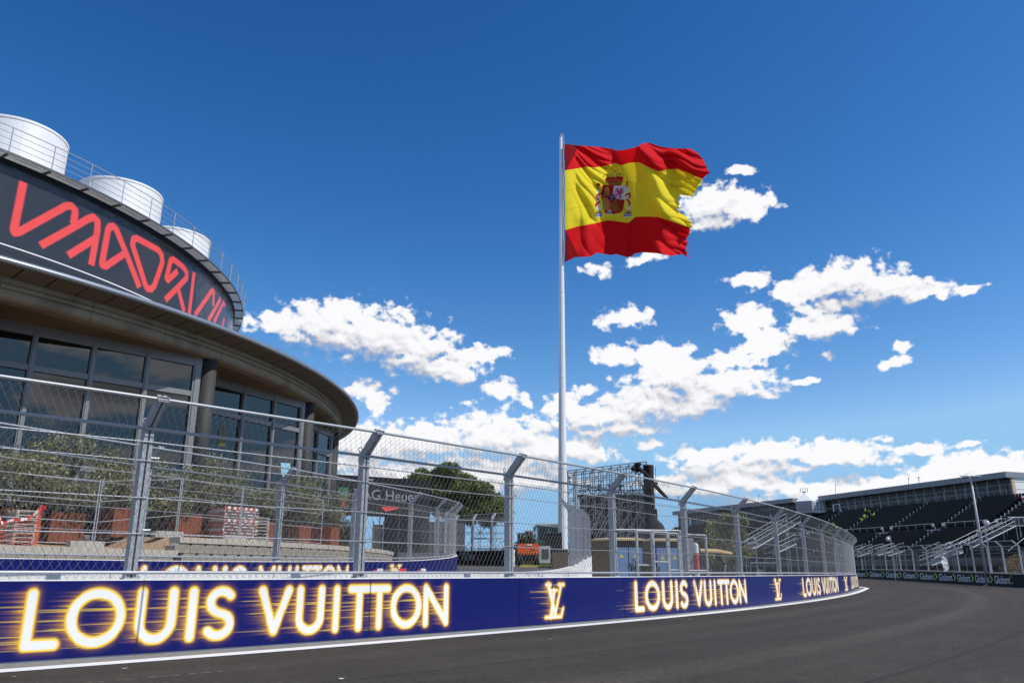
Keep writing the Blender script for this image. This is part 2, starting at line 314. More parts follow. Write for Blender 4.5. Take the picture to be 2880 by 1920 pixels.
# ------------------------------------------------------------------ mesh helpers
COL = scene.collection
class MB:
    def __init__(s): s.v = []; s.f = []
    def add(s, vs, fs):
        o = len(s.v); s.v += [tuple(map(float, p)) for p in vs]; s.f += [tuple(o + i for i in q) for q in fs]
    def box(s, c, d, M=None):
        x, y, z = d[0] / 2, d[1] / 2, d[2] / 2
        vs = [(-x, -y, -z), (x, -y, -z), (x, y, -z), (-x, y, -z), (-x, -y, z), (x, -y, z), (x, y, z), (-x, y, z)]
        if M is not None: vs = [tuple(M @ Vector(p)) for p in vs]
        vs = [(p[0] + c[0], p[1] + c[1], p[2] + c[2]) for p in vs]
        s.add(vs, [(0, 3, 2, 1), (4, 5, 6, 7), (0, 1, 5, 4), (1, 2, 6, 5), (2, 3, 7, 6), (3, 0, 4, 7)])
    def obox(s, a, b, wid, z0, z1):          # upright box standing along the plan line a-b
        a = np.array(a[:2], float); b = np.array(b[:2], float); d = b - a; L = np.hypot(*d); n = np.array([-d[1], d[0]]) / L * wid / 2
        q = [a - n, b - n, b + n, a + n]
        s.add([(*p, z0) for p in q] + [(*p, z1) for p in q], [(0, 3, 2, 1), (4, 5, 6, 7), (0, 1, 5, 4), (1, 2, 6, 5), (2, 3, 7, 6), (3, 0, 4, 7)])
    def tube(s, p, q, r, n=6, r2=None, cap=True):
        p = Vector(p); q = Vector(q); r2 = r if r2 is None else r2
        d = (q - p).normalized(); a = d.orthogonal().normalized(); b = d.cross(a); o = len(s.v)
        for c, rr in ((p, r), (q, r2)):
            for i in range(n):
                t_ = 2 * math.pi * i / n; w_ = c + a * (rr * math.cos(t_)) + b * (rr * math.sin(t_)); s.v.append(tuple(w_))
        for i in range(n): j = (i + 1) % n; s.f.append((o + i, o + j, o + n + j, o + n + i))
        if cap: s.f.append(tuple(o + i for i in reversed(range(n)))); s.f.append(tuple(o + n + i for i in range(n)))
    def path(s, pts, r, n=6, rs=None):
        for i in range(len(pts) - 1): s.tube(pts[i], pts[i + 1], rs[i] if rs else r, n, rs[i + 1] if rs else r)
    def lathe(s, prof, c=(0, 0), a0=0.0, a1=360.0, n=64, closed=True):
        o = len(s.v); m_ = len(prof); full = abs(a1 - a0 - 360) < 1e-6; k = n if full else n + 1
        for i in range(k):
            a = R(a0 + (a1 - a0) * i / n)
            for (r, z) in prof: s.v.append((c[0] + r * math.cos(a), c[1] + r * math.sin(a), z))
        for i in range(n):
            i2 = (i + 1) % k
            for j in range(m_ if closed else m_ - 1):
                j2 = (j + 1) % m_; s.f.append((o + i * m_ + j, o + i2 * m_ + j, o + i2 * m_ + j2, o + i * m_ + j2))
        if closed and not full:
            s.f.append(tuple(o + j for j in range(m_))); s.f.append(tuple(o + n * m_ + j for j in reversed(range(m_))))
    def ball(s, c, r, n=10, sq=(1, 1, 1)):
        o = len(s.v); m_ = n // 2
        for i in range(m_ + 1):
            t_ = math.pi * i / m_
            for j in range(n): p_ = 2 * math.pi * j / n; s.v.append((c[0] + r * sq[0] * math.sin(t_) * math.cos(p_), c[1] + r * sq[1] * math.sin(t_) * math.sin(p_), c[2] + r * sq[2] * math.cos(t_)))
        for i in range(m_):
            for j in range(n): k_ = (j + 1) % n; s.f.append((o + i * n + j, o + (i + 1) * n + j, o + (i + 1) * n + k_, o + i * n + k_))
    def build(s, name, mat, parent=None, smooth=False):
        off = np.array(parent.location if parent is not None and parent.type == 'EMPTY' else (0, 0, 0), float)
        if parent is not None and parent.type != 'EMPTY':
            q = parent
            while q is not None: off = off + np.array(q.location); q = q.parent
        me = bpy.data.meshes.new(name)
        vv = np.array(s.v, float).reshape(-1, 3) - off
        me.from_pydata(vv.tolist(), [], s.f); me.update()
        if mat: me.materials.append(MATS[mat])
        if smooth: me.shade_smooth()
        o = bpy.data.objects.new(name, me); COL.objects.link(o)
        if parent is not None: o.parent = parent
        return o
def tag(o, label=None, cat=None, group=None, kind=None):
    if label: o['label'] = label
    if cat: o['category'] = cat
    if group: o['group'] = group
    if kind: o['kind'] = kind
    return o
def thing(name, label, cat, loc=(0, 0, 0), group=None):
    o = bpy.data.objects.new(name, None); o.empty_display_size = .3; COL.objects.link(o); o.location = loc
    return tag(o, label, cat, group)
def wloc(o):
    p = np.zeros(3)
    while o is not None: p = p + np.array(o.location); o = o.parent
    return p
UNIT = {}
def rod(name, p, q, r, mat, parent, n=8):
    key = (mat, n)
    if key not in UNIT:
        b_ = MB(); b_.tube((0, 0, 0), (0, 0, 1), 1, n); me = bpy.data.meshes.new('rod'); me.from_pydata(b_.v, [], b_.f); me.materials.append(MATS[mat]); me.shade_smooth(); UNIT[key] = me
    p = np.array(p, float); q = np.array(q, float); d = Vector(q - p)
    o = bpy.data.objects.new(name, UNIT[key]); COL.objects.link(o)
    if parent is not None: o.parent = parent; o.location = p - wloc(parent)
    else: o.location = p
    o.rotation_mode = 'QUATERNION'; o.rotation_quaternion = d.to_track_quat('Z', 'Y'); o.scale = (r, r, d.length)
    return o
UBOX = {}
def brick(name, c, d, rz, mat, parent, chamfer=None):
    key = (mat, chamfer)
    if key not in UBOX:
        b_ = MB()
        if chamfer:
            k_ = chamfer; pr = [(-.5, -.5), (.5, -.5), (.5, .5 - k_), (.5 - k_ * .55, .5), (-.5 + k_ * .55, .5), (-.5, .5 - k_)]
            n_ = len(pr); b_.add([(x, -.5, z) for x, z in pr] + [(x, .5, z) for x, z in pr], [tuple(range(n_)), tuple(reversed(range(n_, 2 * n_)))] + [(i, i + n_, (i + 1) % n_ + n_, (i + 1) % n_) for i in range(n_)])
        else: b_.box((0, 0, 0), (1, 1, 1))
        me = bpy.data.meshes.new('block'); me.from_pydata(b_.v, [], b_.f); me.materials.append(MATS[mat]); UBOX[key] = me
    o = bpy.data.objects.new(name, UBOX[key]); COL.objects.link(o); o.scale = d; o.rotation_euler = (0, 0, rz)
    o.location = np.array(c, float) - (wloc(parent) if parent is not None else 0)
    if parent is not None: o.parent = parent
    return o
def copy_tree(o, parent=None):
    c = o.copy(); COL.objects.link(c); c.parent = parent
    for ch in list(o.children): copy_tree(ch, c)
    return c
def attr_mesh(name, V, nu, nv, cols, mat, parent=None, smooth=True, keep=None):
    """grid of nu x nv vertices (index i*nv+j) with a colour per vertex"""
    i, j = np.meshgrid(np.arange(nu - 1), np.arange(nv - 1), indexing='ij')
    a = (i * nv + j).ravel(); fs = np.stack([a, a + nv, a + nv + 1, a + 1], 1)
    if keep is not None: fs = fs[keep[:-1, :-1].ravel() & keep[1:, 1:].ravel() & keep[1:, :-1].ravel() & keep[:-1, 1:].ravel()]
    off = wloc(parent) if parent is not None else np.zeros(3)
    me = bpy.data.meshes.new(name); me.vertices.add(len(V)); me.vertices.foreach_set('co', (V - off).astype(np.float32).ravel())
    me.loops.add(len(fs) * 4); me.loops.foreach_set('vertex_index', fs.astype(np.int32).ravel())
    me.polygons.add(len(fs)); me.polygons.foreach_set('loop_start', np.arange(0, len(fs) * 4, 4, dtype=np.int32))
    me.update(calc_edges=True)
    c4 = np.ones((len(V), 4), np.float32); c4[:, :3] = cols
    at = me.attributes.new('Col', 'FLOAT_COLOR', 'POINT'); at.data.foreach_set('color', c4.ravel())
    me.materials.append(MATS[mat])
    if smooth: me.shade_smooth()
    o = bpy.data.objects.new(name, me); COL.objects.link(o)
    if parent is not None: o.parent = parent
    return o
def srgb(r, g_, b_):
    f_ = lambda c: ((c / 255 + .055) / 1.055) ** 2.4 if c > 10 else c / 255 / 12.92
    return np.array([f_(r), f_(g_), f_(b_)])
def poly_dist(X, Y, pts):
    d = np.full(X.shape, 1e9)
    for (x0, y0), (x1, y1) in zip(pts[:-1], pts[1:]):
        dx, dy = x1 - x0, y1 - y0; L = dx * dx + dy * dy
        t_ = np.clip(((X - x0) * dx + (Y - y0) * dy) / max(L, 1e-12), 0, 1)
        d = np.minimum(d, np.hypot(X - x0 - t_ * dx, Y - y0 - t_ * dy))
    return d
def inside(X, Y, poly):
    r_ = np.zeros(X.shape, bool); n_ = len(poly)
    for i in range(n_):
        x0, y0 = poly[i]; x1, y1 = poly[(i + 1) % n_]
        if y0 == y1: continue
        c_ = ((y0 > Y) != (y1 > Y)) & (X < (x1 - x0) * (Y - y0) / (y1 - y0) + x0); r_ ^= c_
    return r_
class Path:
    def __init__(s, P):
        s.P = np.array(P, float); s.S = np.r_[0, np.cumsum(np.hypot(*np.diff(s.P[:, :2], axis=0).T))]; s.az = s.P[:, 0] / np.maximum(s.P[:, 1], .1)
    def at(s, q, off=0.0):
        p = np.array([np.interp(q, s.S, s.P[:, k_]) for k_ in range(3)])
        t_ = s.tan(q); return p + np.array([t_[1], -t_[0], 0]) * off       # off > 0: to the right of travel
    def tan(s, q):
        a = np.array([np.interp(q + .15, s.S, s.P[:, k_]) - np.interp(q - .15, s.S, s.P[:, k_]) for k_ in (0, 1)]); return a / np.hypot(*a)
    def s_at_u(s, u, v=1600, lo=None, hi=None):
        d = ray(u, v); m_ = np.abs(s.az - d[0] / d[1])
        if lo is not None: m_ = m_ + (s.S < lo) * 9 + (s.S > hi) * 9
        return s.S[np.argmin(m_)]
def smooth_path(pts, n=40):
    P = np.array(pts, float); out = []
    Q = np.vstack([2 * P[0] - P[1], P, 2 * P[-1] - P[-2]])
    for i in range(1, len(Q) - 2):
        a, b_, c_, d_ = Q[i - 1], Q[i], Q[i + 1], Q[i + 2]
        for t_ in np.linspace(0, 1, n, endpoint=False):
            out.append(.5 * (2 * b_ + (c_ - a) * t_ + (2 * a - 5 * b_ + 4 * c_ - d_) * t_ ** 2 + (3 * b_ - a - 3 * c_ + d_) * t_ ** 3))
    out.append(P[-1]); return Path(out)
def glyph_mesh(txt, size, thick):
    cu = bpy.data.curves.new('t', 'FONT'); cu.body = txt; cu.size = size; cu.extrude = thick; ob = bpy.data.objects.new('t', cu); COL.objects.link(ob)
    me = bpy.data.meshes.new_from_object(ob.evaluated_get(bpy.context.evaluated_depsgraph_get())); bpy.data.objects.remove(ob); bpy.data.curves.remove(cu)
    return me, np.array([p.co[:] for p in me.vertices])
GLC = {}
for txt, size in (('TAG Heuer', .95), ('TAG', .5), ('HEUER', .3), ('TAG Heuer', .85), ('JLG', .22), ('Globant', 1.0)):     # built while the scene is still empty: quicker
    rows = []
    for i, ch in enumerate(txt):
        if ch == ' ': continue
        _, vp = glyph_mesh(txt[:i + 1], size, .004); me, v = glyph_mesh(ch, size, .004); v[:, 0] += vp[:, 0].max() - v[:, 0].max(); rows.append((me, v))
    GLC[(txt, size)] = rows
def worker_mesh(bent):
    """one skinned figure about 1.75 m tall; bent: leaning forward to reach a seat"""
    J = {'pel': (0, 0, .95), 'sp': (0, .03, 1.15), 'ch': (0, .05, 1.38), 'nk': (0, .06, 1.52), 'hd': (0, .08, 1.68), 'sl': (-.19, .05, 1.42), 'sr': (.19, .05, 1.42), 'el': (-.27, .08, 1.16), 'er': (.27, .08, 1.16), 'hl': (-.26, .24, .98), 'hr': (.26, .26, 1.0), 'kl': (-.11, .06, .50), 'kr': (.12, .02, .50), 'fl': (-.12, 0, .06), 'fr': (.13, -.03, .06), 'tl': (-.12, .17, .04), 'tr': (.13, .14, .04)}
    if bent:
        for k_ in ('sp', 'ch', 'nk', 'hd', 'sl', 'sr', 'el', 'er', 'hl', 'hr'):
            x, y, z = J[k_]; v = Vector((0, y, z - .95)); v.rotate(Matrix.Rotation(-.95, 3, 'X')); J[k_] = (x, v.y, v.z + .95)
        J['hl'] = (-.2, J['el'][1] + .05, J['el'][2] - .28); J['hr'] = (.2, J['er'][1] + .05, J['er'][2] - .28); J['kl'] = (-.11, .16, .5); J['kr'] = (.12, .12, .5)
    rad = {'pel': .15, 'sp': .14, 'ch': .17, 'nk': .06, 'hd': .10, 'sl': .075, 'sr': .075, 'el': .05, 'er': .05, 'hl': .04, 'hr': .04, 'kl': .075, 'kr': .075, 'fl': .05, 'fr': .05, 'tl': .04, 'tr': .04}
    ed = [('pel', 'sp'), ('sp', 'ch'), ('ch', 'nk'), ('nk', 'hd'), ('ch', 'sl'), ('ch', 'sr'), ('sl', 'el'), ('sr', 'er'), ('el', 'hl'), ('er', 'hr'), ('pel', 'kl'), ('pel', 'kr'), ('kl', 'fl'), ('kr', 'fr'), ('fl', 'tl'), ('fr', 'tr')]
    ks = list(J); me = bpy.data.meshes.new('skeleton'); me.from_pydata([J[k_] for k_ in ks], [(ks.index(a), ks.index(b2)) for a, b2 in ed], []); o = bpy.data.objects.new('skeleton', me); COL.objects.link(o)
    o.modifiers.new('s', 'SKIN'); o.modifiers.new('d', 'SUBSURF').levels = 1
    if not me.skin_vertices: me.skin_vertices.new() if hasattr(me.skin_vertices, 'new') else None
    for i, k_ in enumerate(ks): sv = me.skin_vertices[0].data[i]; sv.radius = (rad[k_],) * 2; sv.use_root = k_ == 'pel'
    out = bpy.data.meshes.new_from_object(o.evaluated_get(bpy.context.evaluated_depsgraph_get())); bpy.data.objects.remove(o)
    out.materials.clear()
    for k_ in ('dark_cloth', 'lime', 'skin', 'white'): out.materials.append(MATS[k_])
    hd = Vector(J['hd']); pel = Vector(J['pel']); nk = Vector(J['nk']); ax = (nk - pel).normalized(); Lx = (nk - pel).length
    for p in out.polygons:
        c = Vector(p.center); s_ = (c - pel).dot(ax)
        if (c - hd).length < .15: p.material_index = 3 if (c - hd).dot(ax) > .02 else 2
        elif s_ > -.02 and s_ < Lx + .03 and min((c - Vector(J[k_])).length for k_ in ('hl', 'hr')) > .12: p.material_index = 1
        elif min((c - Vector(J[k_])).length for k_ in ('hl', 'hr')) < .13: p.material_index = 2
    out.shade_smooth(); return out
WM = [worker_mesh(False), worker_mesh(True)]
# ------------------------------------------------------------------ plan: barrier lines and terrain
cxp = [1.67704617e-05, -3.98294206e-03, 7.17891810e-01, -6.92769213e+00]; cyp = [-1.92384344e-05, 3.45019730e-03, 6.98159897e-01, 1.15070248e+01]
tt = np.arange(-6, 66.01, .1); bp_ = np.c_[np.polyval(cxp, tt), np.polyval(cyp, tt), 0 * tt]
d_ = (bp_[0] - bp_[1]) / np.hypot(*(bp_[0] - bp_[1])[:2])
pre = np.array([bp_[0] + d_ * k_ for k_ in np.arange(34, 0, -.5)])
hd = math.atan2(bp_[-1, 0] - bp_[-2, 0], bp_[-1, 1] - bp_[-2, 1]); p_ = bp_[-1].copy(); post_ = []
for k_ in range(200):
    hd -= .25 / 34.0; p_ = p_ + np.array([math.sin(hd), math.cos(hd), 0]) * .25; post_.append(p_)
B1 = Path(np.vstack([pre, bp_, post_]))
S0 = B1.S[len(pre) + 60]                       # running length 0 at the first lettered panel
B2 = smooth_path([(-16.5, 6.5, .4), (-13.6, 12, .4), (-10.8, 17.5, .4), (-9, 21, .4), (-7, 25, .43), (-5.4, 29.8, .5), (-4.1, 34.7, .6), (-3.25, 40, .78), (-3.0, 45, 1.0), (-3.6, 49.5, 1.2), (-5.6, 53.5, 1.35), (-9, 57, 1.5)])
W = smooth_path([(-14, 8.6, .1), (-9.2, 12.2, .1), (-5.6, 15.6, .1), (-2.2, 18.9, .1), (-.3, 21.0, .12), (.7, 24.2, .15), (1.5, 29, .22), (2.5, 36, .4), (3.4, 42.5, .68), (4.45, 49, 1.0), (5.2, 53.5, 1.2)])
GL = smooth_path([(45.0, 150, .62), (48.5, 130, .55), (48.9, 118, .52), (48.0, 107, .45), (45.9, 90, .25), (44.3, 78, .1), (43.7, 70, .0), (43.4, 62, 0)])

CP = [(0, -60, 0), (-60, -20, 0), (60, -30, 0), (-24, 0, .2), (80, 20, 0), (-20, 8, .4), (-3, 62, 1.72), (-14, 62, 1.72), (4.3, 70, 1.85), (6, 62, 1.75), (4, 30, .22), (9, 36, .2), (10, 46, .3), (20, 80, .8), (10, 88, 1.6), (0, 90, 1.9),
      (-30, 70, 2.2), (-30, 30, 1.2), (60, 140, .8), (60, 200, 1.5), (-60, 120, 2.4), (100, 120, .5), (0, 160, 2.0), (0, 400, 2.5), (400, 400, 2), (-400, 400, 3), (-400, 0, 2), (400, 0, 0), (0, -400, 0), (400, -400, 0), (-400, -400, 0)]
for q in np.arange(0, B1.S[-1], 8): CP.append(tuple(B1.at(q)))
for P_ in (B2, W):
    for q in np.arange(0, P_.S[-1], 6): CP.append(tuple(P_.at(q)))
CP = np.array(CP); kk = np.hypot(CP[:, None, 0] - CP[None, :, 0], CP[:, None, 1] - CP[None, :, 1])
AA = np.zeros((len(CP) + 1,) * 2); AA[:-1, :-1] = kk; AA[-1, :-1] = AA[:-1, -1] = 1
RW = np.linalg.solve(AA + 1e-9 * np.eye(len(AA)), np.r_[CP[:, 2], 0])
B1s = np.array([B1.at(q) for q in np.arange(0, B1.S[-1], .8)]); B1t = np.array([B1.tan(q) for q in np.arange(0, B1.S[-1], .8)])
def gback(x, y):
    x = np.asarray(x, float); y = np.asarray(y, float)
    return (np.hypot(x[..., None] - CP[:, 0], y[..., None] - CP[:, 1]) * RW[:-1]).sum(-1) + RW[-1]
def gtrack(x, y):
    return .012 * np.clip(np.asarray(y, float) - 72, 0, 45) * np.clip((np.asarray(x, float) - 20) / 10, 0, 1)
def side(x, y):                                  # signed distance to the near barrier, > 0 on the track
    dx = np.asarray(x, float)[..., None] - B1s[:, 0]; dy = np.asarray(y, float)[..., None] - B1s[:, 1]
    k_ = np.argmin(dx * dx + dy * dy, -1); dx = np.take_along_axis(dx, k_[..., None], -1)[..., 0]; dy = np.take_along_axis(dy, k_[..., None], -1)[..., 0]
    return dx * B1t[k_, 1] - dy * B1t[k_, 0]
def G(x, y):
    x = np.asarray(x, float); y = np.asarray(y, float); s_ = side(x, y)
    return np.where(s_ > -.3, gtrack(x, y), gback(x, y) * np.clip((-s_ - .3) / 2, 0, 1))
def axis(lo, hi, d0, d1, step, far):
    a = list(np.arange(d0, d1 + .01, step)); x = d1
    while x < hi: step *= 1.25; x += step; a.append(min(x, hi))
    step = far; x = d0
    while x > lo: step *= 1.25; x -= step; a.insert(0, max(x, lo))
    return np.array(a)
gx = axis(-2600, 2600, -62, 84, 2.0, 2.0); gy = axis(-700, 3400, -6, 170, 2.0, 2.0)
X, Y = np.meshgrid(gx, gy, indexing='ij'); Z = G(X, Y) - .08
Z = np.where(np.hypot(X, Y) > 380, np.clip(Z, -1, 2.5), Z)
gv = np.stack([X, Y, Z], -1).reshape(-1, 3); gb = MB(); gb.v = gv.tolist(); ny = len(gy)
gb.f = [(i * ny + j, (i + 1) * ny + j, (i + 1) * ny + j + 1, i * ny + j + 1) for i in range(len(gx) - 1) for j in range(ny - 1)]
tag(gb.build('ground', 'ground', smooth=True), kind='structure')

def strip(name, path, offs, q0, q1, dq, mat, dz=0.0, zf=None):
    b = MB(); qs = np.arange(q0, q1 + .001, dq); n = len(offs)
    for q in qs:
        for o_ in offs:
            p = path.at(q, o_(q) if callable(o_) else o_); z = (zf(p[0], p[1]) if zf else p[2]) + dz; b.v.append((p[0], p[1], float(z)))
    b.f = [(i * n + j, i * n + j + 1, (i + 1) * n + j + 1, (i + 1) * n + j) for i in range(len(qs) - 1) for j in range(n - 1)]
    o = tag(b.build(name, mat), kind='structure')
    if name == 'track':
        L_ = [float(x) for _ in qs for x in offs]; R_ = [float(q) for q in qs for _ in offs]
        for nm, dat in (('lat', L_), ('run', R_)): o.data.attributes.new(nm, 'FLOAT', 'POINT').data.foreach_set('value', dat)
    return o
strip('track', B1, [-.45, 0, 2, 5, 9, 14, 20, 27, 35, 44], 0, B1.S[-1], 2.0, 'asphalt', 0.0, gtrack)
lo_ = lambda q: float(np.interp(q - S0, [-5, 0, 4, 9, 15, 25, 60, 75], [.66, .62, .56, .42, .33, .28, .36, .5]))
strip('track_edge_strip', B1, [.005, lo_], 8, B1.S[-1] - 1, 1.0, 'asphalt_dusty', .004, gtrack)
strip('track_edge_line', B1, [lo_, lambda q: lo_(q) + float(np.interp(q - S0, [0, 20, 60], [.40, .42, .34]))], 8, B1.S[-1] - 1, 1.0, 'white_paint', .008, gtrack)
# the side road that runs between the two inner barriers
rb = MB(); n_ = 60
for i in range(n_):
    a = B2.at(B2.S[-1] * (i / (n_ - 1)) * .985, .05); c = W.at(W.S[-1] * i / (n_ - 1), -.05)
    for k_ in range(5): p = a + (c - a) * k_ / 4; rb.v.append((p[0], p[1], p[2] + .02))
rb.f = [(i * 5 + j, i * 5 + j + 1, (i + 1) * 5 + j + 1, (i + 1) * 5 + j) for i in range(n_ - 1) for j in range(4)]
tag(rb.build('side_road', 'side_asphalt'), kind='structure')
# continuation of the side road up to the dark barrier
cb = MB(); cb.add([(-9.5, 56.8, 1.53), (5.3, 53.4, 1.23), (5.5, 60.8, 1.70), (-9, 64, 1.78)], [(0, 1, 2, 3)])
tag(cb.build('road_continuation', 'side_asphalt'), kind='structure')

# ------------------------------------------------------------------ lettered panels
GLY = {}
def arc(cx, cy, rx, ry, a0, a1, n=22): return [(cx + rx * math.cos(R(a0 + (a1 - a0) * i / n)), cy + ry * math.sin(R(a0 + (a1 - a0) * i / n))) for i in range(n + 1)]
SW = .075                                        # half stroke width, for letters one unit tall
def glyph(ch, w):
    m_, t_ = SW, 1 - SW; r = w - SW
    if ch == 'L': return [[(m_, t_), (m_, m_), (w - .02, m_)]]
    if ch == 'O': return [arc(w / 2, .5, w / 2 - m_, .5 - m_, 0, 360, 40)]
    if ch == 'U': return [[(m_, t_)] + arc(w / 2, w / 2, w / 2 - m_, w / 2 - m_, 180, 360) + [(r, t_)]]
    if ch == 'I': return [[(w / 2, t_), (w / 2, m_)]]
    if ch == 'S': return [arc(w * .52, .715, w * .34, .21, 35, 250, 20) + arc(w * .47, .285, w * .37, .21, 68, -145, 20)]
    if ch == 'V': return [[(m_, t_), (w / 2, m_ + .03), (r, t_)]]
    if ch == 'T': return [[(.02, t_), (w - .02, t_)], [(w / 2, t_), (w / 2, m_)]]
    if ch == 'N': return [[(m_, m_), (m_, t_), (r, m_), (r, t_)]]
DS = .012
def lit_print(strokes, s0, s1):
    """white glowing letters with streaks trailing to the left, printed on blue: colour array [s, z]"""
    s_ = np.arange(s0, s1, DS); z_ = np.arange(0, 1.1, DS); XX, ZZ = np.meshgrid(s_, z_, indexing='ij'); d = np.full(XX.shape, 9.0)
    for pts, wd in strokes:
        a = np.array(pts); i0 = max(0, int((a[:, 0].min() - .5 - s0) / DS)); i1 = min(len(s_), int((a[:, 0].max() + .5 - s0) / DS))
        if i1 > i0: d[i0:i1] = np.minimum(d[i0:i1], poly_dist(XX[i0:i1], ZZ[i0:i1], pts) - wd)
    core = np.clip(.5 - (d + .006) / .016, 0, 1); n_s, n_z = d.shape
    rows = np.repeat(nr.random(n_z // 2 + 1), 2)[:n_z]; ln = .05 + .11 * rows; fine = nr.random(n_z); streak = fine > .70
    dec = np.exp(-DS / ln); cell = nr.random((n_s // 38 + 2, n_z)); jit = nr.integers(0, 38, n_z); g1_ = np.zeros_like(d); g2_ = np.zeros_like(d); k1 = np.zeros(n_z); k2 = np.zeros(n_z)
    for i in range(n_s - 1, -1, -1):
        k1 = np.maximum(k1 * dec, core[i]); on = cell[(i + jit) // 38, np.arange(n_z)] > .62; k2 = np.maximum(k2 * np.where(streak & on, .972, .80), core[i]); g1_[i] = k1; g2_[i] = k2
    g2_ = np.where(streak[None], g2_, 0)
    halo = np.exp(-np.clip(d, 0, None) / .026)
    blue = srgb(8, 18, 94); orange = srgb(246, 168, 32); yel = srgb(255, 216, 66); wht = np.array([.86, .86, .86])
    e = np.clip(np.maximum(np.clip(g1_ ** 1.25 * .92, 0, .85), halo), 0, 1)[..., None]
    c = blue * (1 - e) + orange * e
    e2 = np.clip(np.maximum(g2_ * .9, (halo - .22) / .45), 0, 1)[..., None]; c = c * (1 - e2) + yel * e2
    return c * (1 - core[..., None]) + wht * core[..., None]
LET = [('L', .23, .66), ('O', .77, 1.57), ('U', 1.73, 2.34), ('I', 2.53, 2.67), ('S', 2.80, 3.34), ('V', 3.75, 4.38), ('U', 4.49, 5.05), ('I', 5.25, 5.40), ('T', 5.62, 6.05), ('T', 6.10, 6.53), ('O', 6.60, 7.38), ('N', 7.45, 8.14)]
CH, Z0_ = .80, .16
st = []
for ch, a, b_ in LET:
    for pl_ in glyph(ch, (b_ - a) / CH): st.append(([(a + x * CH, Z0_ + y * CH) for x, y in pl_], SW * CH))
TXT = lit_print(st, -.7, 8.4)
lv = []
def serif(pts, wd): lv.append(([(x, Z0_ + y * .78) for x, y in pts], wd))
serif([(.12, .97), (.30, .97)], .022); serif([(.21, .97), (.47, .10)], .05); serif([(.62, .97), (.84, .97)], .022); serif([(.74, .97), (.47, .10)], .026)
serif([(.32, .80), (.55, .80)], .02); serif([(.44, .80), (.30, .03)], .045); serif([(.08, .025), (.72, .025)], .026); serif([(.72, .025), (.80, .26)], .022)
LGO = lit_print(lv, -.5, 1.1)
def bar_colour(q, z, spans, logos):
    """q: running lengths, z: heights above the panel foot -> colours [q, z, 3]"""
    c = np.tile(srgb(8, 18, 94), (len(q), len(z), 1)); iz = np.clip((z / DS).astype(int), 0, TXT.shape[1] - 1)
    for spn, IMG, a, b_, lo2 in [(x, TXT, .19, 8.14, -.7) for x in spans] + [(x, LGO, .08, .84, -.5) for x in logos]:
        loc = a + (q - spn[0]) / (spn[1] - spn[0]) * (b_ - a); i = ((loc - lo2) / DS).astype(int); ok = (i >= 0) & (i < IMG.shape[0])
        c[ok] = IMG[i[ok]][:, iz]
    return c
def barrier(name, label, path, cuts, spans, logos, dens, face=1, h=1.1, parent_loc=None, conc='concrete_white', q_off=0.0):
    """concrete blocks with a printed panel fixed to each; face=+1: print on the right of travel"""
    mid = path.at((cuts[0] + cuts[-1]) / 2); t0 = thing(name, label, 'barrier', tuple(mid))
    for a, b_ in zip(cuts[:-1], cuts[1:]):
        n_ = max(2, int((b_ - a) / .6)); mb = MB(); qs = np.linspace(a + .008, b_ - .008, n_ + 1)
        sec = [(-.02, .0), (-.02, h), (-.30, h), (-.34, h * .6), (-.52, .12), (-.52, 0)]; m_ = len(sec)
        for q in qs:
            for (o_, z) in sec: p = path.at(q, o_ * face); mb.v.append((p[0], p[1], p[2] + z))
        for i in range(n_):
            for j in range(m_): j2 = (j + 1) % m_; mb.f.append((i * m_ + j, (i + 1) * m_ + j, (i + 1) * m_ + j2, i * m_ + j2))
        mb.f += [tuple(range(m_)), tuple(n_ * m_ + j for j in reversed(range(m_)))]
        mb.build('concrete_block', conc, t0)
        if dens is None: continue
        ds = dens((a + b_) / 2); nq = max(2, int((b_ - a) / ds)); nz = max(2, int((h - .05) / ds)); q = np.linspace(a + .004, b_ - .004, nq); z = np.linspace(.03, h - .018, nz)
        cc = bar_colour(q - q_off, z, spans, logos); P = np.array([path.at(x, 0.0) for x in q]); V = np.repeat(P[:, None], nz, 1); V[..., 2] += z[None]
        cc[:2] *= .6; cc[-2:] *= .6
        attr_mesh('panel', V.reshape(-1, 3), nq, nz, cc.reshape(-1, 3), 'print', t0)
        tr = MB()
        for q_ in np.linspace(a + .004, b_ - .004, 8):
            for o_, z in ((.002, h - .017), (.002, h - .006), (-.021, h - .006), (-.021, h - .017)): p = path.at(q_, o_ * face); tr.v.append((p[0], p[1], p[2] + z))
        tr.f = [(i * 4 + j, (i + 1) * 4 + j, (i + 1) * 4 + (j + 1) % 4, i * 4 + (j + 1) % 4) for i in range(7) for j in range(4)]
        tr.build('panel_trim', 'white', t0)
    return t0
PS1 = [-2.6, 1.64, 5.93, 10.3, 14.88, 19.56, 24.58, 29.99, 35.71, 41.72, 48.29, 54.77, 59.4, 63.9, 68.4, 72.9, 77.4]
barrier('advertising_barrier', 'blue printed barrier with glowing white lettering along the track edge', B1, [S0 - 6.8] + [S0 + x + .16 for x in PS1], [(.19, 8.14), (15.6, 24.5), (33.4, 45.2), (54.9, 65.5)], [(11.42, 12.18), (28.26, 29.3), (49.2, 51.6)],
        lambda q: .0125 if q - S0 < 14 else (.017 if q - S0 < 30 else .03), q_off=S0)
u2 = lambda u: B2.s_at_u(u, 1590, 0, 52)
sp2 = [(u2(392), u2(978)), (u2(1207), u2(1303))]; lg2 = [(u2(1098), u2(1128))]
cuts2 = list(np.arange(1.0, B2.S[-1] - .5, 4.0))
barrier('advertising_barrier', 'blue barrier seen through the mesh, lettering half hidden by the white wall', B2, cuts2, sp2, lg2, lambda q: .02, q_off=0.0)
barrier('concrete_barrier', 'plain white concrete block wall directly behind the near fence', W, list(np.arange(0, W.S[-1] - .2, 3.0)), [], [], None, face=-1)

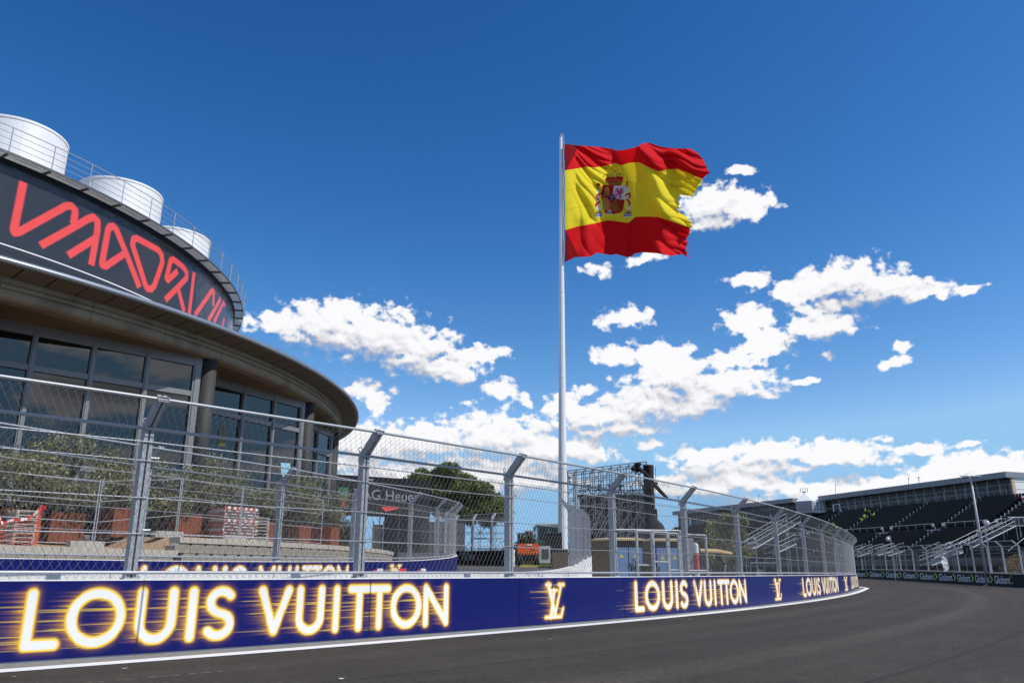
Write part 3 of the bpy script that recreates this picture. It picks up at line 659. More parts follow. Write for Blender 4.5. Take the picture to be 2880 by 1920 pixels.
# ------------------------------------------------------------------ debris fences
def lay(mb, A, B, up, Lv, a=.123, b=.20, r=.0022, y0=0.0):
    """woven diamonds on the parallelogram A-B by up*Lv"""
    A = np.array(A, float); B = np.array(B, float); L = np.linalg.norm(B - A); U = (B - A) / L; up = np.array(up, float); nrm = np.cross(U, up); k_ = a / b
    for sg in (1, -1):
        x = -Lv * k_ if sg > 0 else 0.0
        x = math.floor(x / a) * a
        while x < L + Lv * k_:
            y_lo, y_hi = 0.0, Lv
            # x(y) = x + sg*k*y must lie in [0, L]
            if sg > 0: y_lo = max(y_lo, -x / k_); y_hi = min(y_hi, (L - x) / k_)
            else: y_lo = max(y_lo, (x - L) / k_); y_hi = min(y_hi, x / k_)
            if y_hi - y_lo > .02:
                p = A + U * (x + sg * k_ * y_lo) + up * y_lo + nrm * (.003 * sg); q = A + U * (x + sg * k_ * y_hi) + up * y_hi + nrm * (.003 * sg)
                o = len(mb.v); e = U * r
                for c in (p, q): mb.v += [tuple(c - e), tuple(c + e), tuple(c + nrm * r * 1.6)]
                mb.f += [(o, o + 1, o + 4, o + 3), (o + 1, o + 2, o + 5, o + 4), (o + 2, o, o + 3, o + 5)]
            x += a
POST = {}
def post_mesh(hk, arm_out, arm_up, wd=.15):
    key = (hk, arm_out, arm_up, wd)
    if key not in POST:
        b = MB(); w_ = wd * .40
        for sx_ in (-1, 1): b.box((sx_ * (wd / 2 - w_ / 2), -.03, hk / 2), (w_, .16, hk))
        b.box((0, -.095, hk / 2), (wd * .3, .02, hk))
        L = math.hypot(arm_out, arm_up); M = Matrix.Rotation(-math.atan2(arm_out, arm_up), 3, 'X')
        for sx_ in (-1, 1): b.box((sx_ * (wd / 2 - w_ / 2), arm_out / 2 - .02, hk + arm_up / 2 + .02), (w_, .13, L + .04), M)
        b.box((0, arm_out / 2 - .055, hk + arm_up / 2 + .055), (wd * .3, .02, L), M)
        me = bpy.data.meshes.new('post'); me.from_pydata(b.v, [], b.f); me.materials.append(MATS['galv']); POST[key] = me
    return POST[key]
def mk(b, mat, nm):
    me = bpy.data.meshes.new(nm); me.from_pydata(b.v, [], b.f); me.materials.append(MATS[mat]); return me
b = MB(); b.box((0, 0, .012), (.24, .18, .024))
for x in (-.095, .095): b.tube((x, .07, .02), (x, .07, .06), .014, 6)
BASEP = mk(b, 'galv', 'base_plate')
b = MB(); b.box((0, -.17, -.02), (.07, .012, .22))
for i in range(10):
    a0, a1 = R(36 * i), R(36 * i + 36); b.tube((.045 * math.cos(a0), -.17, .13 + .045 * math.sin(a0)), (.045 * math.cos(a1), -.17, .13 + .045 * math.sin(a1)), .011, 5)
EYE = mk(b, 'galv', 'lifting_eye')
b = MB(); b.tube((-.20, 0, 0), (-.05, 0, 0), .015, 8); b.tube((-.21, 0, 0), (-.198, 0, 0), .026, 8)
TENS = mk(b, 'galv_light', 'tensioner')
b = MB()
for z in (-.035, .035): b.box((0, 0, z), (.18, .08, .012))
for x in (-.085, .085): b.box((x, 0, 0), (.012, .09, .07))
CLIP = mk(b, 'galv', 'rail_clip')
def fence(name, label, P, lean, hk=2.33, arm_out=.42, arm_up=.42, cables=(.10, .68, 1.23, 1.81, 2.11), r=.0028, pitch=(.123, .20), detail=2, tube=.027, cab=.0085, end_posts=True, wd=.15, over=True):
    """P: post feet in order; lean=+1: the top leans to the right of travel"""
    P = [np.array(p, float) for p in P]; t0 = thing(name, label, 'fence', tuple(P[len(P) // 2])); n = len(P); T = []; Nn = []
    for i in range(n):
        a, b_ = P[max(i - 1, 0)], P[min(i + 1, n - 1)]; d = (b_ - a)[:2]; d = d / np.hypot(*d); nn = np.array([d[1], -d[0]]) * lean; Nn.append(np.array([*nn, 0])); T.append(np.array([*d, 0]))
        rz = math.atan2(nn[1], nn[0]) - math.pi / 2
        def put(me, nm, z):
            o = bpy.data.objects.new(nm, me); COL.objects.link(o); o.parent = t0; o.location = P[i] + np.array([0, 0, z]) - np.array(t0.location); o.rotation_euler = (0, 0, rz); return o
        put(post_mesh(hk, arm_out, arm_up, wd), 'post', 0)
        if detail >= 1: put(BASEP, 'base_plate', 0)
        if detail >= 2:
            put(CLIP, 'rail_clip', hk + arm_up).location += Vector(Nn[i] * arm_out)
            put(EYE, 'lifting_eye', hk + .02)
            for z in (.74, 1.87): put(TENS, 'tensioner', z)
    up = np.array([0, 0, 1.0]); Ls = math.hypot(arm_out, arm_up)
    for i in range(n - 1):
        a, b_ = P[i] + Nn[i] * .07, P[i + 1] + Nn[i + 1] * .07
        ta, tb = P[i] + Nn[i] * arm_out + up * (hk + arm_up), P[i + 1] + Nn[i + 1] * arm_out + up * (hk + arm_up)
        rod('top_rail', ta, tb, tube, 'galv_light', t0); rod('upper_rail', a + up * (hk - .01), b_ + up * (hk - .01), tube, 'galv', t0)
        rod('bottom_rail', a + up * cables[0], b_ + up * cables[0], tube * .95, 'galv_light', t0)
        for z in cables[1:]:
            m2 = (a + b_) / 2 + up * (z - rng.uniform(.004, .03)); kc = cab if z < 2.0 else cab * 1.4; rod('cable', a + up * z, m2, kc, 'galv_light', t0, 6); rod('cable', m2, b_ + up * z, kc, 'galv_light', t0, 6)
        mb = MB(); lay(mb, a + up * .02 + Nn[i] * .012, b_ + up * .02 + Nn[i + 1] * .012, up, hk - .07 if detail < 2 else hk - .16, pitch[0], pitch[1], r if i < 7 else r * .62)
        mb.build('mesh_panel', 'wire', t0)
        if over:
            mb = MB(); sl = ((ta - (a + up * hk)) + (tb - (b_ + up * hk))) / 2; Lv = np.linalg.norm(sl)
            lay(mb, a + up * (hk - .10), b_ + up * (hk - .10), sl / Lv, Lv + .06, pitch[0], pitch[1], r * .9 if i < 7 else r * .6); mb.build('overhang_mesh', 'wire', t0)
    return t0
def on_top(path, q, off, h=1.1): p = path.at(q, off); p[2] += h; return p
fence('debris_fence', 'tall galvanised mesh fence on top of the near blue barrier', [on_top(B1, S0 + x, -.16) for x in [-6.9] + PS1], 1)
P2 = [on_top(B2, q, -.16) for q in [u2(398) - 9.6, u2(398) - 4.9, u2(398), u2(785), u2(785) + 4.6, u2(1163), u2(1163) + 4.4, u2(1163) + 8.4, u2(1163) + 12.2, u2(1163) + 16]]
fence('debris_fence', 'mesh fence standing on the second blue barrier behind the near fence', P2, 1, r=.0024, detail=1, tube=.025, cab=.008)
uw = lambda u: W.s_at_u(u, 1560, 20, 80)
q0 = uw(1597); P3 = [on_top(W, q0 + k_ * 3.4, .16) for k_ in range(5)]
fence('debris_fence', 'short run of mesh fence rising from the white concrete wall by the flagpole', P3, -1, r=.0020, detail=1, cables=(.10, .68, 1.23, 1.81))
# ------------------------------------------------------------------ round building
BC = np.array([-44.7, 46.1]); GZ = 2.35
bld = thing('rotunda_building', 'round glass building with dark banner drum and concrete eave', 'building', (BC[0], BC[1], GZ))
def pol(r, a, z): return np.array([BC[0] + r * math.cos(R(a)), BC[1] + r * math.sin(R(a)), z])
def hit(u, v, r_):
    d = ray(u, v); a = d[0] ** 2 + d[1] ** 2; b_ = -2 * (d[0] * BC[0] + d[1] * BC[1]); c = BC @ BC - r_ * r_
    D_ = max(b_ * b_ - 4 * a * c, 0); t_ = (-b_ - math.sqrt(D_)) / 2 / a; p = t_ * d; p[2] += H; return p
A0, A1, STEP = -103.0, 61.5, 16.45
mb = MB(); mb.lathe([(35.05, 11.33), (35.05, 11.17), (34.9, 11.12), (34.9, 11.30)], BC, n=180); mb.build('eave_fascia', 'fascia_metal', bld, True)
mb = MB(); mb.lathe([(35.02, 11.34), (26.0, 13.3)], BC, n=180, closed=False); mb.build('lower_roof', 'roof_metal', bld, True)
# soffit of the eave: one metal panel after another
a = -84.0; k_ = 0
while a < 48:
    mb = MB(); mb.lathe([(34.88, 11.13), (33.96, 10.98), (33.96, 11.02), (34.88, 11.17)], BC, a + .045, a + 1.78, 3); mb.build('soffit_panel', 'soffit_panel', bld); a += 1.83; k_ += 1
mb = MB(); mb.lathe([(34.88, 11.19), (33.9, 11.04)], BC, n=180, closed=False); mb.build('soffit_backing', 'black', bld)
# grooved concrete ring beam in cast lengths
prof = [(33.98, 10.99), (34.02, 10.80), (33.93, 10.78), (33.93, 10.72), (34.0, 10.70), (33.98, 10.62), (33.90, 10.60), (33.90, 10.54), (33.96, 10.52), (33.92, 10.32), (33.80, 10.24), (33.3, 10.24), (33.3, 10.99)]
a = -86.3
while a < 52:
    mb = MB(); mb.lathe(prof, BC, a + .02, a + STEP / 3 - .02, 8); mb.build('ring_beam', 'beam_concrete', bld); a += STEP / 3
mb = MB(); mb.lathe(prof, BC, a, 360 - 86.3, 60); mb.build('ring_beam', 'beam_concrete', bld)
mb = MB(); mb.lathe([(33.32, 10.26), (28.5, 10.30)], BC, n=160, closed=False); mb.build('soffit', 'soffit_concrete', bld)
mb = MB(); mb.lathe([(29.3, 10.35), (29.3, GZ - .3)], BC, n=90, closed=False); mb.build('interior_wall', 'interior', bld)
# glazed bays set saw-tooth between round columns
TR = [GZ, 5.05, 8.62, 9.86]
for kb in range(-5, 5):
    aE = -20.9 + STEP * kb; aS = aE - STEP
    E_ = pol(33.35, aE - .55, 0)[:2]; S_ = pol(31.1, aS + 1.0, 0)[:2]; d = E_ - S_; L = np.hypot(*d); d = d / L; nrm = np.array([d[1], -d[0]])
    if nrm @ (E_ - BC) < 0: nrm = -nrm
    rz = math.atan2(d[1], d[0]); M = Matrix.Rotation(rz, 3, 'Z')
    def at(s_, o_=0.0): return S_ + d * s_ + nrm * o_
    ms = [L - .18 - 2.13 * i for i in range(5)] + [.09]
    ms = sorted([m_ for m_ in ms if m_ > .5]) + []
    ms = [.08] + ms
    for i, s_ in enumerate(ms):
        wd = .34 if i == len(ms) - 1 else .20
        mb = MB(); p = at(s_); mb.box((p[0], p[1], (GZ + 10.28) / 2), (wd, .24, 10.28 - GZ), M)
        p = at(s_, .13); mb.box((p[0], p[1], (GZ + 10.0) / 2), (wd * .55, .05, 10.0 - GZ - .1), M); mb.build('mullion', 'frame_grey', bld)
    for s0_, s1_ in zip(ms[:-1], ms[1:]):
        m_ = (s0_ + s1_) / 2; wd = s1_ - s0_
        for z, hh in ((10.08, .44), (8.62, .22), (5.05, .22), (GZ + .12, .24)):
            mb = MB(); p = at(m_); mb.box((p[0], p[1], z), (wd - .19, .20, hh), M); mb.build('transom', 'frame_grey', bld)
        for z0, z1 in ((GZ + .24, 4.94), (5.16, 8.51), (8.73, 9.86)):
            mb = MB(); p = at(m_, -.02 + rng.uniform(-.004, .004)); Mr = M @ Matrix.Rotation(rng.uniform(-.006, .006), 3, 'X') @ Matrix.Rotation(rng.uniform(-.006, .006), 3, 'Z')
            mb.box((p[0], p[1], (z0 + z1) / 2), (wd - .19, .03, z1 - z0), Mr); mb.build('pane', 'glass_dark', bld)
    mb = MB(); c = pol(33.48, aE, 0); mb.tube((c[0], c[1], GZ), (c[0], c[1], 10.26), .36, 24, cap=True); mb.build('column', 'column', bld, True)
    q = pol(31.1, aE + 1.0, 0)[:2]; mb = MB(); mb.obox(pol(33.1, aE, 0), q, .2, GZ, 10.27); mb.build('return_wall', 'frame_grey', bld)
    if kb == 1:                                # notices stuck to the glass
        def on_bay(u, v): r_ = ray(u, v); q0_ = S_ + nrm * .012; den = r_[0] * d[1] - r_[1] * d[0]; t2 = (q0_[0] * d[1] - q0_[1] * d[0]) / den; return np.array([r_[0] * t2, r_[1] * t2, H + r_[2] * t2])
        q = on_bay(804, 1322); mb = MB(); mb.add([q + np.array([*(d * a_), z_]) for a_, z_ in ((-.42, .36), (.30, .40), (.30, -.2), (.12, -.42), (-.15, -.40), (-.36, -.1))], [(0, 1, 2, 3, 4, 5)]); mb.build('shield_notice', 'pale_blue', bld)
        q = on_bay(626, 1226); mb = MB(); mb.add([q + np.array([*(d * a_), z_]) for a_, z_ in ((-.25, -.5), (.25, -.45), (.25, .5), (-.25, .45))], [(0, 1, 2, 3)]); mb.build('yellow_notice', 'olive_yellow', bld)
# upper drum with the printed banner
RD = 26.1
def tr1(p): return (p[0] * 720 / 1711, 300 + p[1] * 720 / 1711)
def dz(p):
    q = hit(*tr1(p), RD); return (math.degrees(math.atan2(q[1] - BC[1], q[0] - BC[0])) * RD * math.pi / 180, q[2])
LOGO = [[(157,502),(93,822),(100,842),(125,838),(440,665),(475,662),(500,690),(502,715),(490,785)], [(272,928),(590,750),(625,738),(652,765),(652,820),(610,1058)], [(455,995),(638,880)],
        [(838,978),(705,1066),(685,1058),(684,1035),(722,825),(735,802),(758,800),(778,822),(932,1208)],
        [(893,885),(915,880),(1058,958),(1080,990),(1086,1040),(1032,1195),(1010,1220),(985,1215),(972,1192),(886,925),(893,885)],
        [(1187,1098),(1122,1158),(1113,1145),(1140,1030),(1158,1020),(1225,1072),(1248,1108),(1247,1145),(1105,1290)], [(1190,1212),(1231,1370)], [(1298,1108),(1264,1385)],
        [(1302,1392),(1408,1240),(1424,1228),(1431,1245),(1424,1330)], [(1392,1428),(1474,1282)], [(1430,1440),(1490,1315),(1499,1310),(1501,1335)], [(1486,1468),(1500,1412)]]
a_lo, a_hi = -60.0, 24.0; s_ = np.arange(R(a_lo) * RD, R(a_hi) * RD, .045); z_ = np.arange(13.1, 18.98, .042)
XX, ZZ = np.meshgrid(s_, z_, indexing='ij'); d = np.full(XX.shape, 9.0)
for pl_ in LOGO:
    q_ = [dz(p) for p in pl_]; dd = poly_dist(XX, ZZ, q_); op = pl_[0] != pl_[-1]
    if op:                                     # strokes are cut square at their ends
        dd = np.full(XX.shape, 9.0)
        for k_ in range(len(q_) - 1):
            (x0, y0), (x1, y1) = q_[k_], q_[k_ + 1]; l_ = max((x1 - x0) ** 2 + (y1 - y0) ** 2, 1e-9); tp = ((XX - x0) * (x1 - x0) + (ZZ - y0) * (y1 - y0)) / l_
            e = np.hypot(XX - x0 - np.clip(tp, 0, 1) * (x1 - x0), ZZ - y0 - np.clip(tp, 0, 1) * (y1 - y0))
            if k_ == 0: e = np.where(tp < 0, 9.0, e)
            if k_ == len(q_) - 2: e = np.where(tp > 1, 9.0, e)
            dd = np.minimum(dd, e)
    d = np.minimum(d, dd)
cov = np.clip((.178 - d) / .045 + .5, 0, 1)[..., None]
base = np.tile(np.array([.030, .034, .044]), XX.shape + (1,)); base[ZZ > 18.70] = (.008, .012, .024); cc = base * (1 - cov) + np.array([.80, .075, .07]) * cov
V = np.stack([BC[0] + RD * np.cos(XX / RD), BC[1] + RD * np.sin(XX / RD), ZZ], -1)
attr_mesh('printed_banner', V.reshape(-1, 3), len(s_), len(z_), cc.reshape(-1, 3), 'drum_print', bld)
mb = MB(); mb.lathe([(26.05, 13.0), (26.05, 19.1)], BC, n=160, closed=False); mb.build('drum_wall', 'drum_dark', bld, True)
for i, z in enumerate((18.78, 18.86, 18.94)):
    mb = MB(); mb.lathe([(26.16, z), (26.16, z + .025), (26.11, z + .025), (26.11, z)], BC, -62, 62, 120); mb.build('band_rail', 'drum_dark', bld)
mb = MB(); mb.lathe([(26.05, 19.08), (20, 19.4), (.2, 20.2)], BC, n=120, closed=False); mb.build('upper_roof', 'roof_metal', bld, True)
mb = MB(); mb.lathe([(26.5, 14.92), (26.5, 14.97), (26.45, 14.97), (26.45, 14.92)], BC, -62, 20, 80); mb.build('cable_tray', 'white', bld)
# walkway round the drum top
a = -70.0; PA = STEP / 4; k_ = 0
aw = [-70 + PA * i for i in range(32)]
for i, a in enumerate(aw):
    mb = MB(); p0, p1 = pol(25.95, a, 19.0), pol(26.72, a, 19.05)
    dd = p1 - p0; M = Matrix.Rotation(R(a), 3, 'Z'); mb.box((p0 + p1) / 2, (.80, .06, .12), M); mb.build('walkway_bracket', 'steel_dark', bld)
    rod('railing_post', pol(26.68, a, 19.05), pol(26.70, a, 20.32), .024, 'galv', bld, 6)
    if i < len(aw) - 1:
        for k_ in range(7):
            r0 = 26.02 + k_ * .096
            mb = MB(); mb.lathe([(r0, 19.06), (r0 + .062, 19.06), (r0 + .062, 19.10), (r0, 19.10)], BC, a + .1, a + PA - .1, 2); mb.build('walkway_slat', 'grating', bld)
        mb = MB(); mb.lathe([(26.69, 19.0), (26.72, 19.0), (26.72, 19.13), (26.69, 19.13)], BC, a + .02, a + PA - .02, 2); mb.build('toe_board', 'steel_dark', bld)
        for z, r_ in ((20.32, .022), (20.02, .014), (19.72, .014), (19.42, .014)): rod('railing_bar', pol(26.69, a, z), pol(26.69, a + PA, z), r_, 'galv', bld, 6)
for kk_, nm in ((0, 'nearest'), (1, 'middle'), (2, 'smallest')):
    a = -28.2 + STEP * kk_; c = pol(22.8, a, 0)
    t_ = thing('roof_tank', {'nearest': 'large silver cylinder on the roof cut by the left frame edge', 'middle': 'silver roof cylinder in the middle of the three', 'smallest': 'silver roof cylinder nearest the right rim of the drum'}[nm], 'roof tank', (c[0], c[1], 19.25), 'silver roof cylinders')
    mb = MB(); mb.lathe([(2.2, 19.2), (2.2, 22.0)], c[:2], n=72, closed=False); mb.build('shell', 'tank', t_, True)
    mb = MB(); mb.lathe([(2.23, 21.9), (2.23, 22.02), (2.12, 22.02), (2.12, 21.9)], c[:2], n=72); mb.build('rim', 'tank', t_)
    mb = MB(); mb.lathe([(2.13, 21.93), (.05, 22.1)], c[:2], n=48, closed=False); mb.build('lid', 'roof_metal', t_, True)
    for j in range(5):
        aa = a + 180 + 72 * j + 12; q = c + np.array([2.203 * math.cos(R(aa)), 2.203 * math.sin(R(aa)), 0]); mb = MB(); mb.box((q[0], q[1], 20.6), (.012, .035, 2.7), Matrix.Rotation(R(aa), 3, 'Z')); mb.build('seam', 'tank', t_)

# ------------------------------------------------------------------ terrace in front of the building
WL = smooth_path([(-17.6, 11.0, 0), (-14.6, 16.0, 0), (-12.6, 20.2, 0), (-10.9, 24.0, 0), (-9.2, 27.6, 0), (-7.7, 31.2, 0), (-6.7, 35.2, 0), (-6.2, 39.5, 0), (-6.4, 44, 0)])
qm = WL.s_at_u(500, 1540); zt = lambda q: 1.86 if q < qm else 2.26
rw = thing('retaining_wall', 'low beige block retaining wall with a pale coping behind the second barrier', 'wall', tuple(WL.at(qm)))
q = .5
while q < WL.S[-1] - .4:
    z_top = zt(q); pr = q
    for row in range(4):
        z1 = z_top - .17 - row * .31
        if z1 < .5: break
        c = WL.at(q + (.3 if row % 2 else 0), -.12); tg = WL.tan(q); brick('block', (c[0], c[1], z1 - .15), (.595, .34, .295), math.atan2(tg[1], tg[0]), 'concrete_beige', rw, .30)
    q += .605
for a, b_ in [(.2, qm - .02), (qm, WL.S[-1])]:
    n_ = int((b_ - a) / 1.8); e = np.linspace(a, b_, n_ + 1)
    for i in range(n_):
        p0, p1 = WL.at(e[i] + .006, -.14), WL.at(e[i + 1] - .006, -.14); z = zt((a + b_) / 2); mb = MB(); mb.obox(p0, p1, .46, z - .17, z); mb.build('coping_slab', 'coping', rw)
mb = MB()
for qq in np.linspace(.1, WL.S[-1], 40): p = WL.at(qq, -.30); mb.v += [(p[0], p[1], .2), (p[0], p[1], zt(qq) - .18)]
mb.f = [(2 * i, 2 * i + 2, 2 * i + 3, 2 * i + 1) for i in range(39)]; mb.build('wall_core', 'black', rw)
mb = MB(); n_ = 46
for qq in np.linspace(.1, WL.S[-1], n_):
    p = WL.at(qq, -.34); d = p[:2] - BC; d = d / np.hypot(*d); zz = zt(qq)
    for r_f, z in ((0, zz - .02), (.25, zz + .1), (.55, max(zz, 2.25)), (1.0, GZ)):
        e = BC + d * 30.0; w2 = p[:2] * (1 - r_f) + e * r_f; mb.v.append((w2[0], w2[1], z))
mb.f = [(i * 4 + j, i * 4 + j + 1, (i + 1) * 4 + j + 1, (i + 1) * 4 + j) for i in range(n_ - 1) for j in range(3)]
tag(mb.build('terrace', 'gravel'), kind='structure')
WLQ = np.linspace(.1, WL.S[-1], 400); WLP = np.array([WL.at(q_, -.34)[:2] for q_ in WLQ])
def terr(x, y):                                # height of the terrace surface
    p = np.array([x, y]); r_ = WLP - BC; cr = np.abs(r_[:, 0] * (p - BC)[1] - r_[:, 1] * (p - BC)[0]) + np.where(r_ @ (p - BC) > 0, 0, 9e9); k_ = WLQ[np.argmin(cr)]
    w0 = WL.at(k_, -.34)[:2]; zz = zt(k_); d = (w0 - BC) / np.hypot(*(w0 - BC)); e = BC + d * 30.0; f_ = np.clip(np.hypot(*(p - w0)) / np.hypot(*(e - w0)), 0, 1)
    return float(np.interp(f_, [0, .25, .55, 1], [zz - .02, zz + .1, max(zz, 2.25), GZ]))

# ------------------------------------------------------------------ foliage
def leaves(mb, blobs, n, size, rnd, shell=.55, asp=.45, droop=0.0):
    """n leaf faces scattered through ellipsoid clumps (centre, radii), denser near the skin"""
    w_ = np.array([b_[1][0] * b_[1][1] * b_[1][2] for b_ in blobs]) ** .8; w_ /= w_.sum()
    for k_ in rnd.choice(len(blobs), n, p=w_):
        c, r_ = blobs[k_]; v = rnd.normal(size=3); v /= np.linalg.norm(v); rr = (shell + (1 - shell) * rnd.random()) if rnd.random() < .8 else rnd.random() ** .5
        p = np.array(c) + v * np.array(r_) * rr; a = rnd.normal(size=3); a[2] -= droop; a /= np.linalg.norm(a); b_ = np.cross(a, rnd.normal(size=3)); b_ /= np.linalg.norm(b_) + 1e-9
        L = size * rnd.uniform(.6, 1.35); o = len(mb.v)
        mb.v += [tuple(p - a * L), tuple(p + b_ * L * asp - a * L * .1), tuple(p + a * L), tuple(p - b_ * L * asp - a * L * .1)]; mb.f.append((o, o + 1, o + 2, o + 3))
def tree(name, label, loc, h, crown, trunk_r, n, size, leaf, bark='bark', seed=1, group=None, asp=.45, limbs=6, lean=(0, 0), cat='tree'):
    """crown: list of clumps relative to the foot, as (centre, radii)"""
    rnd = np.random.default_rng(seed); t0 = thing(name, label, cat, tuple(loc), group); loc = np.array(loc, float)
    mb = MB(); top = np.mean([c for c, _ in crown], 0); fork = np.array([top[0] * .5, top[1] * .5, top[2] * .55])
    mb.path([loc - (0, 0, .05), loc + fork * .5 + rnd.normal(size=3) * .05 * h * np.array([1, 1, 0]), loc + fork], 0, 8, [trunk_r * 1.25, trunk_r, trunk_r * .85])
    for c, r_ in list(crown)[:limbs * 3]:
        e = np.array(c); m_ = (fork + e) / 2 + rnd.normal(size=3) * .06 * h * .5; mb.path([loc + fork, loc + m_, loc + e], 0, 6, [trunk_r * .6, trunk_r * .38, trunk_r * .12])
        for _ in range(2):
            e2 = e + rnd.normal(size=3) * np.array(r_) * .6; mb.path([loc + m_, loc + e2], 0, 5, [trunk_r * .25, trunk_r * .07])
    mb.build('trunk', bark, t0, True)
    mb = MB(); leaves(mb, [(loc + np.array(c), r_) for c, r_ in crown], n, size, rnd, asp=asp); mb.build('crown', leaf, t0)
    return t0
def clumps(w, d, z0, z1, n, r, seed):
    rnd = np.random.default_rng(seed); out = []
    for _ in range(n):
        a = rnd.uniform(0, 6.28); q = rnd.random() ** .5; z = rnd.uniform(z0, z1); k_ = math.sqrt(max(0.1, 1 - ((z - (z0 + z1) / 2) / ((z1 - z0) * .62)) ** 2))
        s_ = r * rnd.uniform(.7, 1.3); out.append(((w * q * math.cos(a) * k_, d * q * math.sin(a) * k_, z), (s_, s_, s_ * .85)))
    return out
OL = [(40, 24.6, 1.9, 'olive tree at the left frame edge behind the mesh'), (165, 25.8, 2.1, 'olive tree above the two leftmost rusty planters'), (330, 27.6, 2.0, 'olive tree left of the first dark column'), (505, 30.4, 1.7, 'slim olive tree right behind the tall near post'), (585, 31.6, 2.0, 'olive tree beside the red and white striped stack'),
      (740, 35.2, 1.6, 'small olive tree behind the double fence post'), (830, 37.2, 2.1, 'olive tree left of the round black emblem board'), (915, 39.0, 2.0, 'olive tree at the right end of the glass front')]
PL = []
for i, (u, y, wd, lb) in enumerate(OL):
    p = aty(u, 1480, y); z = terr(p[0], p[1]); PL.append((p[0], p[1], z))
    topz = aty(u, [1255, 1228, 1255, 1320, 1290, 1362, 1342, 1378][i], y)[2] - z
    tree('olive_tree', lb, (p[0], p[1], z + .80), topz, clumps(wd * .62, wd * .5, .25, topz - .95 if topz > 2.4 else 1.3, 20, .50, i + 3), .07, 3300, .062, 'olive_leaf', 'bark', i + 20, 'olive trees in planters', asp=.40)
WRD = ['leftmost of the row', 'second from the left', 'third from the left', 'fourth from the left', 'beside the red and white stack', 'behind the double fence post', 'third from the right end', 'at the right end of the glass front']
for i, (x, y, z) in enumerate(PL):
    t_ = thing('planter', 'rusty steel planter box, ' + WRD[i], 'planter', (x, y, z), 'rusty planters'); d = BC - np.array([x, y]); rz = math.atan2(d[1], d[0]) + math.pi / 2; M = Matrix.Rotation(rz, 3, 'Z')
    for k_ in range(4):
        Mk = M @ Matrix.Rotation(k_ * math.pi / 2, 3, 'Z'); c = Mk @ Vector((0, .52, .48)); mb = MB(); mb.box((x + c[0], y + c[1], z + c[2]), (1.06 if k_ % 2 else 1.0, .03, .96), Mk)
        for j in range(5): e = Mk @ Vector((-.4 + .2 * j, .54, .48)); mb.box((x + e[0], y + e[1], z + e[2]), (.015, .02, .94), Mk)
        mb.build('side_plate', 'corten', t_)
    mb = MB(); mb.box((x, y, z + .86), (.98, .98, .04), M); mb.build('soil', 'bark', t_)

# dark hedge along the foot of the glass
hb = []; rnd = np.random.default_rng(77)
for a in np.arange(-44, 9, .9):
    p = pol(35.6 if a < 0 else 35.3, a, 0); zz = terr(p[0], p[1]); hb.append(((p[0], p[1], zz + .85), (.48, .48, .95)))
hc = hb[len(hb) // 2][0]; t_ = thing('hedge', 'dense dark hedge between the planters and the glass front', 'hedge', (hc[0], hc[1], hc[2] - .85))
mb = MB(); leaves(mb, hb, 16000, .085, rnd, shell=.3, asp=.4); mb.build('foliage', 'hedge_leaf', t_)
mb = MB()
for c, _ in hb:
    for k_ in range(4): x, y = c[0] + rng.uniform(-.4, .4), c[1] + rng.uniform(-.4, .4); mb.tube((x, y, c[2] - .95), (x + rng.uniform(-.1, .1), y + rng.uniform(-.1, .1), c[2] + .7), .022, 5, .012)
mb.build('stems', 'bark', t_)['kind'] = 'stuff'

# temporary mesh fence panels on the terrace
TF = [(-60, 21.8), (265, 24.2), (495, 27.4), (672, 30.6), (905, 35.6)]
tfp = []
for u, y in TF: p = aty(u, 1500, y); tfp.append(np.array([p[0], p[1], terr(p[0], p[1])]))
for i in range(4):
    a, b_ = tfp[i], tfp[i + 1]; m_ = (a + b_) / 2; d = (b_ - a) / np.linalg.norm(b_ - a); a = a + d * .04; b_ = b_ - d * .04
    t_ = thing('temporary_fence', 'light wire construction fence panel ' + ['at the left frame edge', 'before the second and third rusty planters', 'left of the red and white stack', 'right of the red and white stack'][i], 'fence', tuple(m_), 'construction fence panels')
    up = np.array([0, 0, 1.0])
    for p in (a, b_): rod('post', p + up * .02, p + up * 2.0, .022, 'galv_light', t_, 8)
    for z in (.12, .75, 1.35, 1.95): rod('rail', a + up * z, b_ + up * z, .013, 'galv_light', t_, 6)
    mb = MB(); L = np.linalg.norm(b_ - a); n_ = int(L / .10)
    for k_ in range(1, n_): p = a + d * (L * k_ / n_); mb.tube(p + up * .12, p + up * 1.95, .0022, 3, cap=False)
    for k_ in range(1, 9): mb.tube(a + up * (.12 + .2 * k_), b_ + up * (.12 + .2 * k_), .0025, 3, cap=False)
    mb.build('wire_infill', 'wire', t_)
for i, (u, y) in enumerate([(243, 23.4), (470, 26.6), (655, 29.8)]):
    p = aty(u, 1510, y); z = terr(p[0], p[1]); t_ = thing('fence_foot', 'grey concrete foot of the wire fence ' + ['in front of the rusty planters', 'right of the tall near post', 'at the striped stack'][i], 'fence foot', (p[0], p[1], z), 'fence feet')
    M = Matrix.Rotation(R(52), 3, 'Z'); mb = MB(); mb.box((p[0], p[1], z + .10), (.95, .28, .2), M); mb.build('block', 'concrete', t_)
    mb = MB(); mb.box((p[0], p[1], z + .215), (.5, .16, .03), M); mb.build('socket_plate', 'steel_dark', t_)

